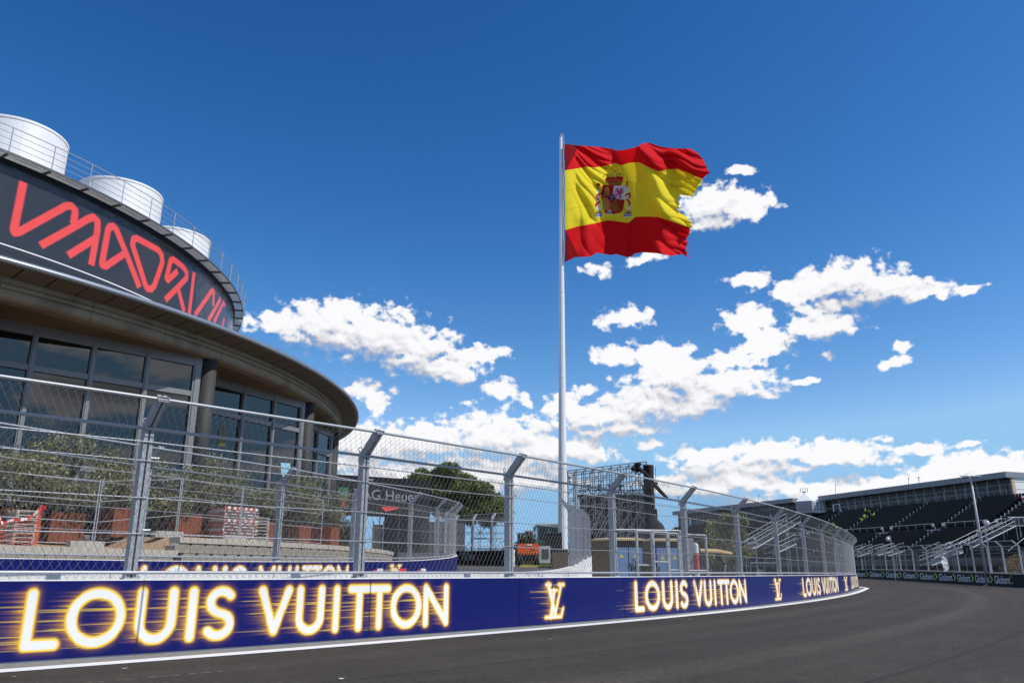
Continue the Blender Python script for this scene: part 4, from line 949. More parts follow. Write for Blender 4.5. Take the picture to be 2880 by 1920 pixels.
# striped stack, netting and benches on the terrace
p = aty(652, 1500, 31.4); z = terr(p[0], p[1]); st_ = thing('striped_barrier_stack', 'stack of red and white striped plastic barriers before the glass front', 'barrier stack', (p[0], p[1], z))
KS = .82; M = Matrix.Rotation(R(58), 3, 'Z'); ex = np.array(M @ Vector((1, 0, 0))); ey = np.array(M @ Vector((0, 1, 0)))
for k_ in range(11):
    zz = z + .06 + k_ * .115; sk = (rng.uniform(-.05, .05), rng.uniform(-.05, .05)); thick = .10 if k_ in (6, 10) else .028
    for j in range(12):
        c = p + ex * ((j - 5.5) * .130 + sk[0]) + ey * (-.45 + sk[1]); mb = MB(); mb.box((c[0], c[1], zz), (.127 if k_ in (6, 10) else .127, .05, thick), M); mb.build('stripe', 'faded_red' if (j + k_) % (2 if k_ in (6, 10) else 3) == 0 else 'white', st_)
    for sx_ in (-.80, .80): c = p + ex * sx_ + ey * sk[1]; mb = MB(); mb.box((c[0], c[1], zz), (.05, .95, .05), M); mb.build('side_bar', 'faded_red' if k_ % 3 else 'white', st_)
    c = p + ey * .45; mb = MB(); mb.box((c[0], c[1], zz), (1.56, .05, .03), M); mb.build('rear_bar', 'white', st_)
for sx_ in (-.7, 0, .7):
    c = p + ex * sx_; mb = MB(); mb.box((c[0], c[1], z + .62), (.05, .8, 1.24), M); mb.build('upright', 'white', st_)
for i, (u, y) in enumerate([(58, 23.9), (722, 32.6)]):
    p = aty(u, 1480, y); z = terr(p[0], p[1]); t_ = thing('pallet_stack', 'stack of grey weathered slats ' + ['beside the leftmost planter', 'right of the striped stack'][i], 'pallet stack', (p[0], p[1], z), 'grey slat stacks')
    M = Matrix.Rotation(R(50), 3, 'Z')
    for k_ in range(8):
        for dy in (-.3, 0, .3): e = M @ Vector((0, dy, .07 + k_ * .125)); mb = MB(); mb.box((p[0] + e[0], p[1] + e[1], z + e[2]), (.62, .18, .035), M); mb.build('slat', 'concrete', t_)
        for dx in (-.26, .26): e = M @ Vector((dx, 0, .015 + k_ * .125)); mb = MB(); mb.box((p[0] + e[0], p[1] + e[1], z + e[2]), (.08, .8, .07), M); mb.build('bearer', 'concrete', t_)
pn = aty(99, 1522, 21.6); z = terr(pn[0], pn[1]); t_ = thing('safety_netting', 'sagging orange safety net with red and white post at the left', 'safety net', (pn[0], pn[1], z))
for k_ in range(9): rod('post_band', (pn[0], pn[1], z + .12 * k_), (pn[0], pn[1], z + .12 * k_ + .12), .022, 'red_tape' if k_ % 2 else 'orange', t_, 8)
mb = MB(); mb.box((pn[0] + .07, pn[1], z + 1.02), (.16, .02, .09), Matrix.Rotation(.4, 3, 'Y')); mb.build('tape_end', 'red_tape', t_)
pw = aty(-60, 1522, 20.6); mb = MB(); n_ = 26
def netp(a, b_): q = pn * (1 - a) + np.array([pw[0], pw[1], 0]) * a; return (q[0] + .1 * math.sin(9 * a), q[1] + .12 * math.sin(5 * a + b_ * 3), z - .1 * a + b_ * (.62 + .35 * abs(1 - 2 * a) ** 2) + .03 * math.sin(20 * a))
for i in range(n_):
    for j in range(7): mb.tube(netp(i / n_, j / 6), netp((i + 1) / n_, j / 6), .006, 3, cap=False)
for i in range(n_ + 1): mb.path([netp(i / n_, j / 6) for j in range(7)], .005, 3)
mb.build('net', 'net_orange', t_)
mb = MB(); pts = [netp(a, 1.0) for a in np.linspace(0, 1, 14)]
for i in range(13):
    a, b_ = np.array(pts[i]), np.array(pts[i + 1]); mb = MB(); mb.add([a, b_, b_ + (0, 0, .07), a + (0, 0, .07)], [(0, 1, 2, 3)]); mb.build('tape', 'white' if i % 2 else 'red_tape', t_)

# ------------------------------------------------------------------ flagpole and flag
FY = 70.0
pb = aty(1583.5, 1586, FY); ptop = aty(1577.5, 386, FY); px, py = pb[0], FY; pzb = float(gback(px, py)); pzt = ptop[2]
ptx, pty = ptop[0], FY
def pole_xy(z): f_ = (z - pzb) / (pzt - pzb); return (px + (ptx - px) * f_, py + (pty - py) * f_)
fp = thing('flagpole', 'tall white faceted flagpole carrying the big flag', 'flagpole', (px, py, pzb))
NSEG = 5
for i in range(NSEG):
    za, zb = pzb + (pzt - pzb) * i / NSEG, pzb + (pzt - pzb) * (i + 1) / NSEG; ra, rb_ = [.425 - (.425 - .135) * k_ / NSEG for k_ in (i, i + 1)]
    mb = MB(); mb.tube((*pole_xy(za), za), (*pole_xy(zb), zb), ra, 12, rb_ + .006, cap=False); mb.build('pole_section', 'pole_white', fp)
    if i: mb = MB(); mb.lathe([(ra + .012, za - .09), (ra + .016, za + .05), (ra, za + .05), (ra, za - .09)], pole_xy(za), n=24); mb.build('collar', 'pole_white', fp)
mb = MB(); mb.box((px, py, pzb + .2), (1.3, 1.3, .4)); mb.build('plinth', 'concrete', fp)
mb = MB(); mb.lathe([(.16, pzt), (.16, pzt + .12), (.01, pzt + .2)], (ptx, pty), n=16, closed=False); mb.box((ptx + .16, pty - .05, pzt + .28), (.34, .10, .10)); mb.box((ptx, pty, pzt + .25), (.12, .12, .28)); mb.build('pulley_head', 'galv_light', fp)
ZF = lambda x, y: (1540 + x * 520 / 2038, 360 + y * 400 / 1568)
rp = []
for i in range(60): f_ = i / 59; v_ = 380 + f_ * 385; q = aty(1584.5 + 1.2 * math.sin(i * .55) + (1.5 if 405 < v_ < 735 else 0), v_, FY - .5); rp.append(tuple(q))
mb = MB(); mb.path(rp, .025, 4); mb.build('halyard', 'white', fp)
TOP = [(178,175),(340,193),(560,208),(700,228),(760,250),(850,240),(980,210),(1050,170),(1120,163),(1250,208),(1400,225),(1570,228),(1640,265),(1690,320),(1800,420)]
RY = [(190,470),(430,430),(520,437),(650,415),(745,388),(810,413),(900,385),(1010,380),(1110,430),(1215,480),(1330,455),(1450,455),(1560,500),(1700,565),(1800,600)]
YR = [(195,1125),(330,1085),(520,1050),(670,1015),(890,1045),(945,1000),(965,978),(1100,975),(1215,978),(1300,1005),(1480,1070),(1570,1100),(1800,1150)]
BOT = [(188,1480),(300,1425),(480,1415),(540,1375),(700,1400),(760,1390),(880,1425),(930,1412),(955,1385),(1040,1370),(1200,1380),(1360,1410),(1480,1390),(1555,1425),(1800,1440)]
XE = ([0, .12, .25, .30, .36, .42, .45, .48, .56, .63, .66, .70, .74, .76, .84, .90, .95, 1], [1715, 1790, 1702, 1690, 1650, 1612, 1600, 1450, 1436, 1442, 1530, 1584, 1582, 1560, 1552, 1535, 1530, 1556])
NU, NV = 420, 320
qq, tt_ = np.meshgrid(np.linspace(0, 1, NU), np.linspace(0, 1, NV), indexing='ij')
rag = np.convolve(np.repeat(nr.normal(size=80), 4), np.ones(5) / 5, 'same')[:320]; xe = np.interp(tt_, *XE) + (rag * 15)[None, :] * np.clip((tt_ - .25) * 8, .15, 1)
xl = np.interp(tt_, [0, .25, .75, 1], [180, 190, 195, 188]); XF = xl + qq * (xe - xl)
cur4 = [np.interp(XF, *zip(*c)) for c in (TOP, RY, YR, BOT)]
YF_ = np.where(tt_ < .25, cur4[0] + (cur4[1] - cur4[0]) * tt_ / .25, np.where(tt_ < .75, cur4[1] + (cur4[2] - cur4[1]) * (tt_ - .25) / .5, cur4[2] + (cur4[3] - cur4[2]) * (tt_ - .75) / .25))
def fold(X_, Y_):
    """depth of the cloth behind the pole in metres: big swings back and forward, then creases"""
    ss = lambda a, lo, hi: np.clip((a - lo) / (hi - lo), 0, 1) ** 2 * (3 - 2 * np.clip((a - lo) / (hi - lo), 0, 1))
    ridge = lambda a: 1 - 2 * np.abs(np.sin(a)) ** .75
    crease = np.interp(Y_, [150, 400, 600, 900, 1000, 1450], [640, 800, 900, 948, 952, 925])     # line of the main fold
    dx = X_ - crease
    z = np.where(dx < 0, 4.4 * (1 - ss(-dx, 0, 900)), 4.4 - 2.9 * ss(dx, 0, 330) + 2.4 * ss(dx, 300, 620) - 1.2 * ss(dx, 560, 760))
    # sheaf of creases running from the upper hoist down to the right
    th = np.arctan2(Y_ - 60, X_ - 60); rr = np.hypot(X_ - 60, Y_ - 60)
    z += (.42 * ridge(th * 11 + .35 * np.sin(rr / 160)) + .20 * ridge(th * 27 + np.sin(rr / 110))) * ss(X_, 200, 420) * (1 - ss(dx, -140, 0)) * (1 - .6 * ss(Y_, 950, 1150))
    # upright pleats in the lower band
    z += .42 * np.sin(X_ / 62 + .4 + Y_ / 500) * ss(Y_, 900, 1150) * ss(X_, 230, 380) * (1 - ss(dx, -120, 40))
    # streaming folds towards the fly
    z += .55 * np.sin((Y_ - .42 * X_) / 92 + 1.0) * ss(dx, 60, 420) + .42 * ridge((Y_ - .62 * X_) / 74 + .5 * np.sin(X_ / 130)) * ss(dx, 120, 420)
    z += .22 * ridge((Y_ - .3 * X_) / 27 + .9 * np.sin(X_ / 70)) * ss(dx, 320, 640)
    z += .5 * ss(Y_, 300, 1200) * ss(X_, 190, 800)
    return z * ss(X_, 182, 330)
dep = fold(XF, YF_); k3 = np.ones(7) / 7
for _ in range(1): dep = np.apply_along_axis(lambda r_: np.convolve(np.pad(r_, 3, 'edge'), k3, 'valid'), 0, dep)
UU, VV = ZF(XF, YF_); aa_ = (UU - 1440) / F; ss_ = -(VV - 960) / F
DD = np.stack([aa_, math.cos(TH) - ss_ * math.sin(TH), math.sin(TH) + ss_ * math.cos(TH)], -1); tt2 = (FY - .35 + dep) / DD[..., 1]
VF = DD * tt2[..., None] + np.array([0, 0, H])
red, yl = np.array([.70, .008, .014]), np.array([.88, .71, .03])
fc = np.where(((tt_ < .25) | (tt_ > .75))[..., None], red, yl)
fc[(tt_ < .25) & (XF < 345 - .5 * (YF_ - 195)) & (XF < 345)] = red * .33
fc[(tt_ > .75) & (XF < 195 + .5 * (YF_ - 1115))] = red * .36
for yy_ in (.42, .585): fc[(np.abs(tt_ - yy_) < .0022) & (XF < 590)] *= .72
for yy_ in (.43,): fc[(np.abs(tt_ - yy_) < .0022) & (XF > 930)] *= .8
# coat of arms, traced in the same frame as the outline
def E_(x, y): return (x * 180 / 1568 * 2038 / 520 + (1640 - 1540) * 2038 / 520, y * 180 / 1568 * 1568 / 400 + (460 - 360) * 1568 / 400)
def pp(*pts): return [E_(*p) for p in pts]
def fill(poly, col): fc[inside(XF, YF_, poly)] = col
def line(pts, wd, col): fc[poly_dist(XF, YF_, pts) < wd * .45] = col
def oval(x, y, rx, ry): return pp(*[(x + rx * math.cos(R(a)), y + ry * math.sin(R(a))) for a in range(0, 360, 20)])
crim, gold, dk, slv, navy = np.array([.50, .012, .02]), np.array([.42, .27, .05]), np.array([.05, .03, .02]), np.array([.66, .65, .68]), np.array([.02, .03, .16])
for sx0, hx, hy in ((370, 370, 520), (1110, 1080, 470)):
    w_ = 60 if sx0 < 700 else 48
    fill(pp((hx - 30, hy + 110), (hx + 26, hy + 110), (sx0 + w_ * .9, 1150), (sx0 - w_ * .6, 1150)), slv)
    fill(oval(hx, hy - 5, 54 if sx0 < 700 else 26, 42), crim); fill(pp((hx - 48, hy + 40), (hx + 42, hy + 40), (hx + 26, hy + 110), (hx - 30, hy + 110)), gold)
    fill(pp((sx0 - 40, 1150), (sx0 + 70, 1150), (sx0 + 85, 1215), (sx0 - 55, 1215)), gold)
    bx = 385 if sx0 < 700 else 1092
    for i in range(4): fill(pp(*[(bx - 95 + k_ * 19, 1212 + i * 24 + 8 * math.sin(k_ * 1.1)) for k_ in range(11)] + [(bx + 95 - k_ * 19, 1236 + i * 24 + 8 * math.sin((10 - k_) * 1.1)) for k_ in range(11)]), navy if i % 2 == 0 else slv)
line(pp((445, 735), (365, 760), (330, 800), (335, 850), (375, 890)), 22, crim); line(pp((405, 940), (330, 985), (310, 1040)), 24, crim)
line(pp((1035, 790), (1090, 745), (1140, 735), (1150, 800), (1130, 840)), 22, crim); line(pp((1075, 880), (1140, 950), (1130, 1015)), 24, crim)
sh = pp((478, 522), (1035, 540), (1030, 800), (1005, 1000), (960, 1170), (900, 1215), (830, 1222), (740, 1245), (545, 1240), (500, 1100), (440, 830), (450, 700))
fill(sh, crim); fill(pp((755, 545), (1033, 540), (1030, 890), (800, 865), (725, 745)), slv)
fill(pp((540, 590), (655, 580), (640, 690), (635, 760), (600, 800), (490, 800), (530, 680)), gold); fill(pp((578, 560), (612, 560), (612, 600), (578, 600)), gold); fill(oval(562, 770, 18, 22), np.array([.02, .08, .3]))
for x in (550, 605): fill(oval(x, 695, 12, 14), crim * .4)
pk = np.array([.45, .03, .16])
line(pp((830, 620), (870, 690), (900, 680), (930, 650), (940, 700), (890, 745), (920, 800), (905, 830)), 22, pk); line(pp((800, 700), (850, 690), (880, 720)), 16, pk); line(pp((820, 770), (860, 740), (890, 735)), 18, pk); line(pp((940, 740), (985, 700), (975, 650), (990, 610)), 9, pk); fill(oval(935, 625, 32, 24), pk); line(pp((795, 640), (835, 635)), 16, pk)
for i in range(4): line(pp((478 + i * 58, 860), (505 + i * 46, 1130 - (i > 2) * 60)), 21, gold)
fill(pp((655, 880), (1010, 900), (985, 1080), (930, 1190), (850, 1210), (760, 1190), (690, 1120), (660, 1010)), crim)
for k_ in range(8): a = R(45 * k_ + 10); line(pp((828 + 26 * math.cos(a), 1030 + 26 * math.sin(a)), (828 + 118 * math.cos(a), 1030 + 128 * math.sin(a))), 9, gold * .6)
line(oval(828, 1035, 122, 132) + oval(828, 1035, 122, 132)[:1], 10, gold * .6); line(oval(828, 1035, 66, 72) + oval(828, 1035, 66, 72)[:1], 7, gold * .6); fill(oval(828, 1030, 16, 18), np.array([.01, .2, .12]))
fill(pp((650, 1110), (720, 1225), (740, 1245), (550, 1240)), slv); fill(oval(638, 1175, 24, 24), gold); fill(oval(638, 1172, 13, 14), crim); line(pp((580, 1205), (638, 1215), (705, 1212)), 12, dk)
fill(oval(702, 840, 98, 102), crim); fill(oval(700, 840, 76, 84), np.array([.015, .05, .25]))
for x, y in ((668, 810), (735, 815), (690, 875)): fill(oval(x, y, 15, 22), gold); line(pp((x - 24, y + 4), (x + 24, y + 4)), 9, gold)
fill(pp((520, 400), (600, 330), (780, 325), (900, 310), (985, 330), (970, 430), (945, 510), (640, 510)), crim)
fill(pp((600, 470), (960, 450), (940, 520), (640, 525)), gold * .6); fill(pp((640, 515), (900, 510), (920, 535), (650, 535)), crim)
for cx0, rx in ((560, 60), (690, 60), (860, 44), (940, 44)): line(pp(*[(cx0 + rx * math.cos(R(a)), 350 - 85 * math.sin(R(a)) - (20 if cx0 > 800 else 0)) for a in range(0, 181, 20)]), 9, gold * .7)
line(pp((785, 170), (790, 330)), 12, slv * .8); line(pp((765, 205), (810, 200)), 8, gold)
for i in range(9): fill(oval(590 + i * 44, 425 - 8 * math.sin(i * .4) * 3, 13, 14), gold)
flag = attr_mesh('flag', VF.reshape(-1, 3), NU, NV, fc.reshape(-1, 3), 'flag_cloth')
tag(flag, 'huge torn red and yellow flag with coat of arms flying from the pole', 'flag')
# ------------------------------------------------------------------ lettering as thin raised mesh (built-in font)
def text_obj(name, txt, size, mat, loc, rz, parent, width=None, thick=.004, stretch=1.0):
    """upright lettering, one mesh per letter; loc is the left foot, rz the direction of reading"""
    key = (txt, size)
    rows = GLC[key]; x0 = rows[0][1][:, 0].min(); x1 = rows[-1][1][:, 0].max(); k_ = (width / (x1 - x0)) if width else 1.0; M = np.array(Matrix.Rotation(rz, 3, 'Z'))
    base = np.array(loc, float) - (wloc(parent) if parent is not None else 0)
    for me0, v in rows:
        me = me0.copy(); w_ = np.stack([(v[:, 0] - x0) * k_, -v[:, 2], v[:, 1] * stretch], 1); c = w_.mean(0) * (1, 1, 0); w_ = (w_ - c) @ M.T
        me.vertices.foreach_set('co', w_.astype(np.float32).ravel()); me.update(); me.materials.clear(); me.materials.append(MATS[mat]); o = bpy.data.objects.new(name, me); COL.objects.link(o); o.location = base + c @ M.T; o.parent = parent
def gz(x, y): return float(G(x, y))

# ------------------------------------------------------------------ black watch-sponsor gantry, pine, dark barrier
Yg = 60.0
gl, gr = aty(925, 1445, Yg), aty(1192, 1452, Yg + 4); zt_, zb_ = aty(1040, 1346, Yg + 2)[2], aty(1040, 1449, Yg + 2)[2]
t_ = thing('gantry', 'black road gantry with sponsor lettering beside the pine', 'gantry', (gl[0], gl[1], gz(gl[0], gl[1])))
mb = MB(); mb.obox(gl, gr, 2.2, zb_, zt_); mb.build('header_box', 'black', t_)
d = (gr - gl)[:2]; Lg = np.hypot(*d); d = d / Lg; nn = np.array([d[1], -d[0]]); rzg = math.atan2(d[1], d[0])
for f_ in (.04, .97):
    p = gl[:2] + d * Lg * f_; z0 = gz(*p); mb = MB(); mb.obox(p - d * .35, p + d * .35, 1.6, z0, zb_ + .02); mb.build('leg', 'black', t_)
def on_gantry(u, v): # point on the front face of the header
    r_ = ray(u, v); A = gl[:2] + nn * 1.115; den = r_[0] * d[1] - r_[1] * d[0]; t2 = (A[0] * d[1] - A[1] * d[0]) / den; return np.array([r_[0] * t2, r_[1] * t2, H + r_[2] * t2])
pT, pE = on_gantry(994, 1400), on_gantry(1178, 1406); text_obj('letter', 'TAG Heuer', .95, 'dull_white', pT - (0, 0, .05), rzg, t_, width=np.hypot(*(pE - pT)[:2]), stretch=1.15)
e0 = on_gantry(949, 1397); s_ = .42
mb = MB(); mb.add([tuple(e0 + np.array([*(d * a), b_])) for a, b_ in ((0, -.05), (1.0 * s_ * 1.9, -.05), (1.0 * s_ * 1.9, .72), (0, .72))], [(0, 1, 2, 3)]); mb.build('emblem_top', 'tag_green', t_)
text_obj('emblem_letter', 'TAG', .5, 'white', e0 + np.array([*(d * .06 + nn * .02), .12]), rzg, t_, width=.68)
mb = MB(); mb.add([tuple(e0 + np.array([*(d * a + nn * .002), b_])) for a, b_ in ((.08, -.07), (.72, -.07), (.66, -.5), (.4, -.72), (.14, -.5))], [(0, 1, 2, 3, 4)]); mb.build('emblem_foot', 'red', t_)
text_obj('emblem_letter', 'HEUER', .3, 'white', e0 + np.array([*(d * .14 + nn * .02), -.38]), rzg, t_, width=.52)
aw0 = aty(1072, 1424, 58); mb = MB(); q0, q1, q2 = aty(1070, 1424, 59), aty(1124, 1424, 59), aty(1085, 1438, 58)
t_ = thing('awning', 'small red awning under the black gantry', 'awning', tuple(np.array([q0[0], q0[1], gz(q0[0], q0[1])])))
mb.add([q0, q1, q1 - (0, .0, .12), q2, q0 + (0, .6, 0), q1 + (0, .6, 0)], [(0, 1, 2, 3), (0, 4, 5, 1)]); mb.build('canopy', 'red_awning', t_)
rod('pole', (q0[0], q0[1], gz(q0[0], q0[1])), q0, .04, 'steel_dark', t_); rod('pole', (q1[0], q1[1], gz(q1[0], q1[1])), q1, .04, 'steel_dark', t_)
mb = MB(); a0, a1 = aty(1088, 1445, 66), aty(1165, 1450, 66); z0 = gz(a0[0], a0[1])
t_ = thing('site_cabin', 'low dark cabin with a window band under the gantry', 'cabin', (a0[0], a0[1], z0)); mb.obox(a0, a1, 2.4, z0, a0[2] - .2); mb.build('shell', 'black', t_)
mb = MB(); mb.obox(a0 + (0.2, -1.22, 0), a1 + (-.2, -1.22, 0), .04, z0 + 1.5, z0 + 2.6); mb.build('window_band', 'suite_dark', t_)
pc = aty(1285, 1500, 74); z0 = gz(pc[0], 74.0); k_ = 74 / 75
cl = [((u_ - 1285) * 74 * .97 / 2240, rng.uniform(-2.2, 2.2), aty(u_, v_, 74)[2] - z0) for u_, v_ in
      [(1150,1362),(1180,1345),(1215,1340),(1235,1328),(1265,1330),(1290,1345),(1310,1350),(1335,1365),(1360,1385),(1385,1405),(1400,1425),(1405,1445),(1375,1440),(1340,1430),(1300,1415),(1265,1400),(1230,1385),(1195,1370),(1165,1380),(1220,1365),(1260,1365),(1310,1385),(1345,1405),(1280,1430),(1320,1452),(1370,1455),(1245,1415),(1145,1375),(1200,1400),(1235,1430)]]
tree('stone_pine', 'broad umbrella pine with dense dark green crown behind the fences', (pc[0], 74.0, z0), 9, [(c, (rng.uniform(.9, 1.25), 1.3, rng.uniform(.75, 1.0))) for c in cl], .28, 34000, .19, 'pine_leaf', 'bark', 5, asp=.26, limbs=8)
b0, b1 = aty(1300, 1588, 63.5), aty(1436, 1592, 60.5); b0[2] = b1[2] = 1.72
dk_ = thing('dark_barrier', 'black barrier with dim sponsor lettering at the end of the side road', 'barrier', tuple(b0)); mb = MB(); ext = b0 + (b0 - b1) * .6; mb.obox(ext, b1, .4, 1.6, 2.82); mb.build('body', 'black', dk_)
d2 = (b1 - b0)[:2] / np.hypot(*(b1 - b0)[:2]); n2 = np.array([d2[1], -d2[0]])
text_obj('letter', 'TAG Heuer', .85, 'dull_white', b0 + np.array([*(d2 * .1 + n2 * .215), .42]), math.atan2(d2[1], d2[0]), dk_, width=1.45)
mb = MB(); p = b0[:2] + d2 * 1.75 + n2 * .21; mb.add([(*(p + d2 * a), z) for a, z in ((0, 2.25), (.25, 2.25), (.22, 2.0), (.125, 1.92), (.03, 2.0))], [(0, 1, 2, 3, 4)]); mb.build('emblem', 'red', dk_)
mb = MB(); p = b1[:2] + d2 * .12; mb.obox(p - d2 * .1, p + d2 * .1, .45, 1.6, 2.85); mb.build('end_block', 'concrete_white', dk_)
bd = (b1 - ext); fence('debris_fence', 'mesh fence behind the black barrier at the end of the side road', [np.array([ext[0], ext[1], 2.8]) + np.array([bd[0], bd[1], 0]) * f_ + np.array([-n2[0], -n2[1], 0]) * .1 for f_ in (0, .25, .5, .75, 1.0)], -1, r=.0036, detail=0, over=True)

# grey site hoarding closing the view behind the side road
h0, h1 = aty(1046, 1560, 69), aty(1306, 1560, 70.5); zt8 = aty(1180, 1468, 70)[2]; t_ = thing('site_hoarding', 'grey panelled hoarding behind the second fence, under the pine', 'hoarding', (h0[0], h0[1], gz(h0[0], h0[1])))
for k_ in range(9):
    a, b_ = h0 + (h1 - h0) * k_ / 9, h0 + (h1 - h0) * (k_ + 1) / 9; mb = MB(); zz = gz(a[0], a[1]); jz = rng.uniform(-.25, .12); mb.obox(a + (b_ - a) * .01, b_ - (b_ - a) * .01, .06, zz, zt8 + jz); mb.build('panel', 'hoarding', t_)
    mb = MB(); mb.obox(a + (-.05, -.08, 0), a + (.05, -.08, 0), .08, zz, zt8 + .05); mb.build('post', 'galv', t_)
# scaffold grandstand back and other structures beyond the side road
def scaffold(name, label, o, ux, uy, nx, ny, nz, sx, sy, sz, mat='stand_steel', r=.03, dx=None, deck=None, brace=True, skipfront=False):
    """frame of uprights, ledgers and diagonals; o foot corner, ux/uy plan directions"""
    t0 = thing(name, label, 'scaffold', tuple(o)); o = np.array(o, float); ux = np.array([*ux, 0.0]); uy = np.array([*uy, 0.0]); up = np.array([0, 0, 1.0])
    P = lambda i, j, k: o + ux * sx * i + uy * sy * j + up * sz * k
    for i in range(nx + 1):
        for j in range(ny + 1): rod('upright', P(i, j, 0), P(i, j, nz), r, mat, t0, 6)
    for k in range(1, nz + 1):
        for j in range(ny + 1): rod('ledger', P(0, j, k), P(nx, j, k), r * .8, mat, t0, 6)
        for i in range(nx + 1): rod('transom', P(i, 0, k), P(i, ny, k), r * .8, mat, t0, 6)
    if brace:
        for i in range(nx):
            for k in range(nz):
                a, b_ = ((i, k), (i + 1, k + 1)) if (i + k) % 2 else ((i + 1, k), (i, k + 1)); rod('brace', P(a[0], 0, a[1]), P(b_[0], 0, b_[1]), r * .8, mat, t0, 6)
    return t0
o = aty(1306, 1560, 76); o[2] = gz(o[0], 76)
scaffold('scaffold_stand', 'grey scaffold structure behind the black barrier and its fence', o, (1, .1), (-.1, 1), 3, 1, 3, 1.45, 2.5, 1.4)
for k_ in range(3):
    zz = o[2] + 1.0 + 1.2 * k_; t_ = thing('bench_plank', 'pale plank ' + ['low', 'middle', 'high'][k_] + ' on the scaffold stand behind the black barrier', 'plank', (o[0], o[1] - .3, zz)); mb = MB(); mb.box((o[0] + 1.6 + .6 * k_, o[1] - .3, zz), (2.6, .3, .06)); mb.box((o[0] + 1.6 + .6 * k_, o[1] - .12, zz + .06), (2.6, .04, .1)); mb.build('board', 'rail_white', t_)
p = aty(1430, 1552, 59.5); zb2 = 1.7; t_ = thing('marker_post', 'thin orange post at the right end of the black barrier', 'post', (p[0], p[1], zb2)); rod('stem', (p[0], p[1], zb2), aty(1430, 1516, 59.5), .06, 'orange', t_); mb = MB(); q = aty(1431, 1511, 59.5); mb.box(q, (.34, .1, .22)); mb.build('lamp', 'orange', t_)
p = aty(1434, 1480, 66); z0 = gz(p[0], 66); t_ = thing('hanging_sign', 'white sign with a red letter T on the far scaffold', 'sign', (p[0], 65.8, z0)); q = aty(1432, 1490, 65.8); mb = MB(); mb.box(q, (.42, .03, .72)); mb.build('board', 'white', t_); mb = MB(); mb.box(q + (0, -.02, .18), (.22, .02, .05)); mb.box(q + (0, -.02, .04), (.06, .02, .28)); mb.build('letter', 'red', t_); rod('post', (q[0], 65.83, z0), (q[0], 65.83, q[2] + .3), .03, 'galv', t_)

# ------------------------------------------------------------------ orange boom lift
Yl = 61.5; lc = aty(1486, 1588, Yl); gl0 = gz(lc[0], Yl); lift = thing('boom_lift', 'orange boom lift parked on the grass beside the flagpole', 'boom lift', (lc[0], Yl, gl0))
c = np.array([lc[0], Yl, gl0]); k_ = .0265
mb = MB(); pr = [(-.72, .78), (.72, .78), (.80, .92), (.80, 1.42), (.70, 1.56), (-.70, 1.56), (-.80, 1.42), (-.80, .92)]
mb.add([(c[0] + x, c[1] - .55, c[2] + z) for x, z in pr] + [(c[0] + x, c[1] + .6, c[2] + z) for x, z in pr], [tuple(range(8)), tuple(reversed(range(8, 16)))] + [(i, i + 8, (i + 1) % 8 + 8, (i + 1) % 8) for i in range(8)]); mb.build('counterweight', 'orange', lift)
mb = MB(); mb.box(c + (.05, -.565, 1.47), (.36, .03, .10)); mb.build('plate', 'white', lift)
text_obj('letter', 'JLG', .22, 'black', c + (.16, -.555, 1.06), 0, lift, width=.34)
for i in range(14): mb = MB(); mb.box(c + (-.6 + i * .09, -.56, .92), (.04, .02, .08), Matrix.Rotation(.7, 3, 'Y')); mb.build('hazard_mark', 'yellow' if i % 2 else 'black', lift)
mb = MB(); mb.box(c + (0, .1, .55), (1.5, 1.6, .35)); mb.build('chassis', 'black', lift)
for sx_ in (-1, 1):
    for sy_ in (-.5, 1.3):
        mb = MB(); mb.tube(c + (sx_ * .62 - .16, sy_, .42), c + (sx_ * .62 + .16, sy_, .42), .42, 20); mb.build('wheel', 'rubber', lift, False)
mb = MB(); mb.box(c + (-.5, .2, 1.75), (.5, .7, .36)); mb.box(c + (.1, .2, 1.85), (.34, .4, .55)); mb.build('turret', 'black', lift)
p = aty(1530, 1560, 64); z0 = gz(p[0], 64); t_ = thing('generator', 'small pale machine right of the orange boom lift', 'machine', (p[0], 64, z0)); mb = MB(); mb.box((p[0], 64, z0 + .75), (.95, .9, 1.3)); mb.build('housing', 'facade_pale', t_); mb = MB(); mb.box((p[0] + .1, 63.53, z0 + .8), (.5, .03, .7)); mb.build('grille', 'steel_dark', t_); mb = MB(); mb.box((p[0], 64, z0 + .06), (1.1, 1.0, .12)); mb.build('skid', 'black', t_)
mb = MB(); a, b_ = aty(1520, 1592, 66), aty(1600, 1590, 66)
t_ = thing('low_wall', 'low white wall with a red edge behind the boom lift', 'wall', (a[0], 66, gz(a[0], 66))); mb.obox(a, b_, .3, gz(a[0], 66) - .1, gz(a[0], 66) + .75); mb.build('body', 'concrete_white', t_); mb = MB(); mb.obox(a, b_, .34, gz(a[0], 66) + .75, gz(a[0], 66) + .8); mb.build('red_edge', 'red', t_)
gp = MB(); n_ = 10; xs = np.linspace(.6, 7.0, n_); ys = np.linspace(59.2, 66, n_)
for x in xs:
    for y in ys: gp.v.append((x, y, gz(x, y) + .03))
gp.f = [(i * n_ + j, (i + 1) * n_ + j, (i + 1) * n_ + j + 1, i * n_ + j + 1) for i in range(n_ - 1) for j in range(n_ - 1)]
tag(gp.build('lawn', 'grass'), kind='structure')
t_ = thing('yellow_kerb', 'yellow painted kerb along the small lawn', 'kerb', (.6, 59.05, gz(.6, 59)))
for i in range(8):
    x0 = .55 + i * .8; mb = MB(); mb.obox((x0 + .01, 59.05), (x0 + .79, 59.05), .22, gz(x0, 59) - .1, gz(x0 + .4, 59) + .13); mb.build('kerb_stone', 'yellow', t_)
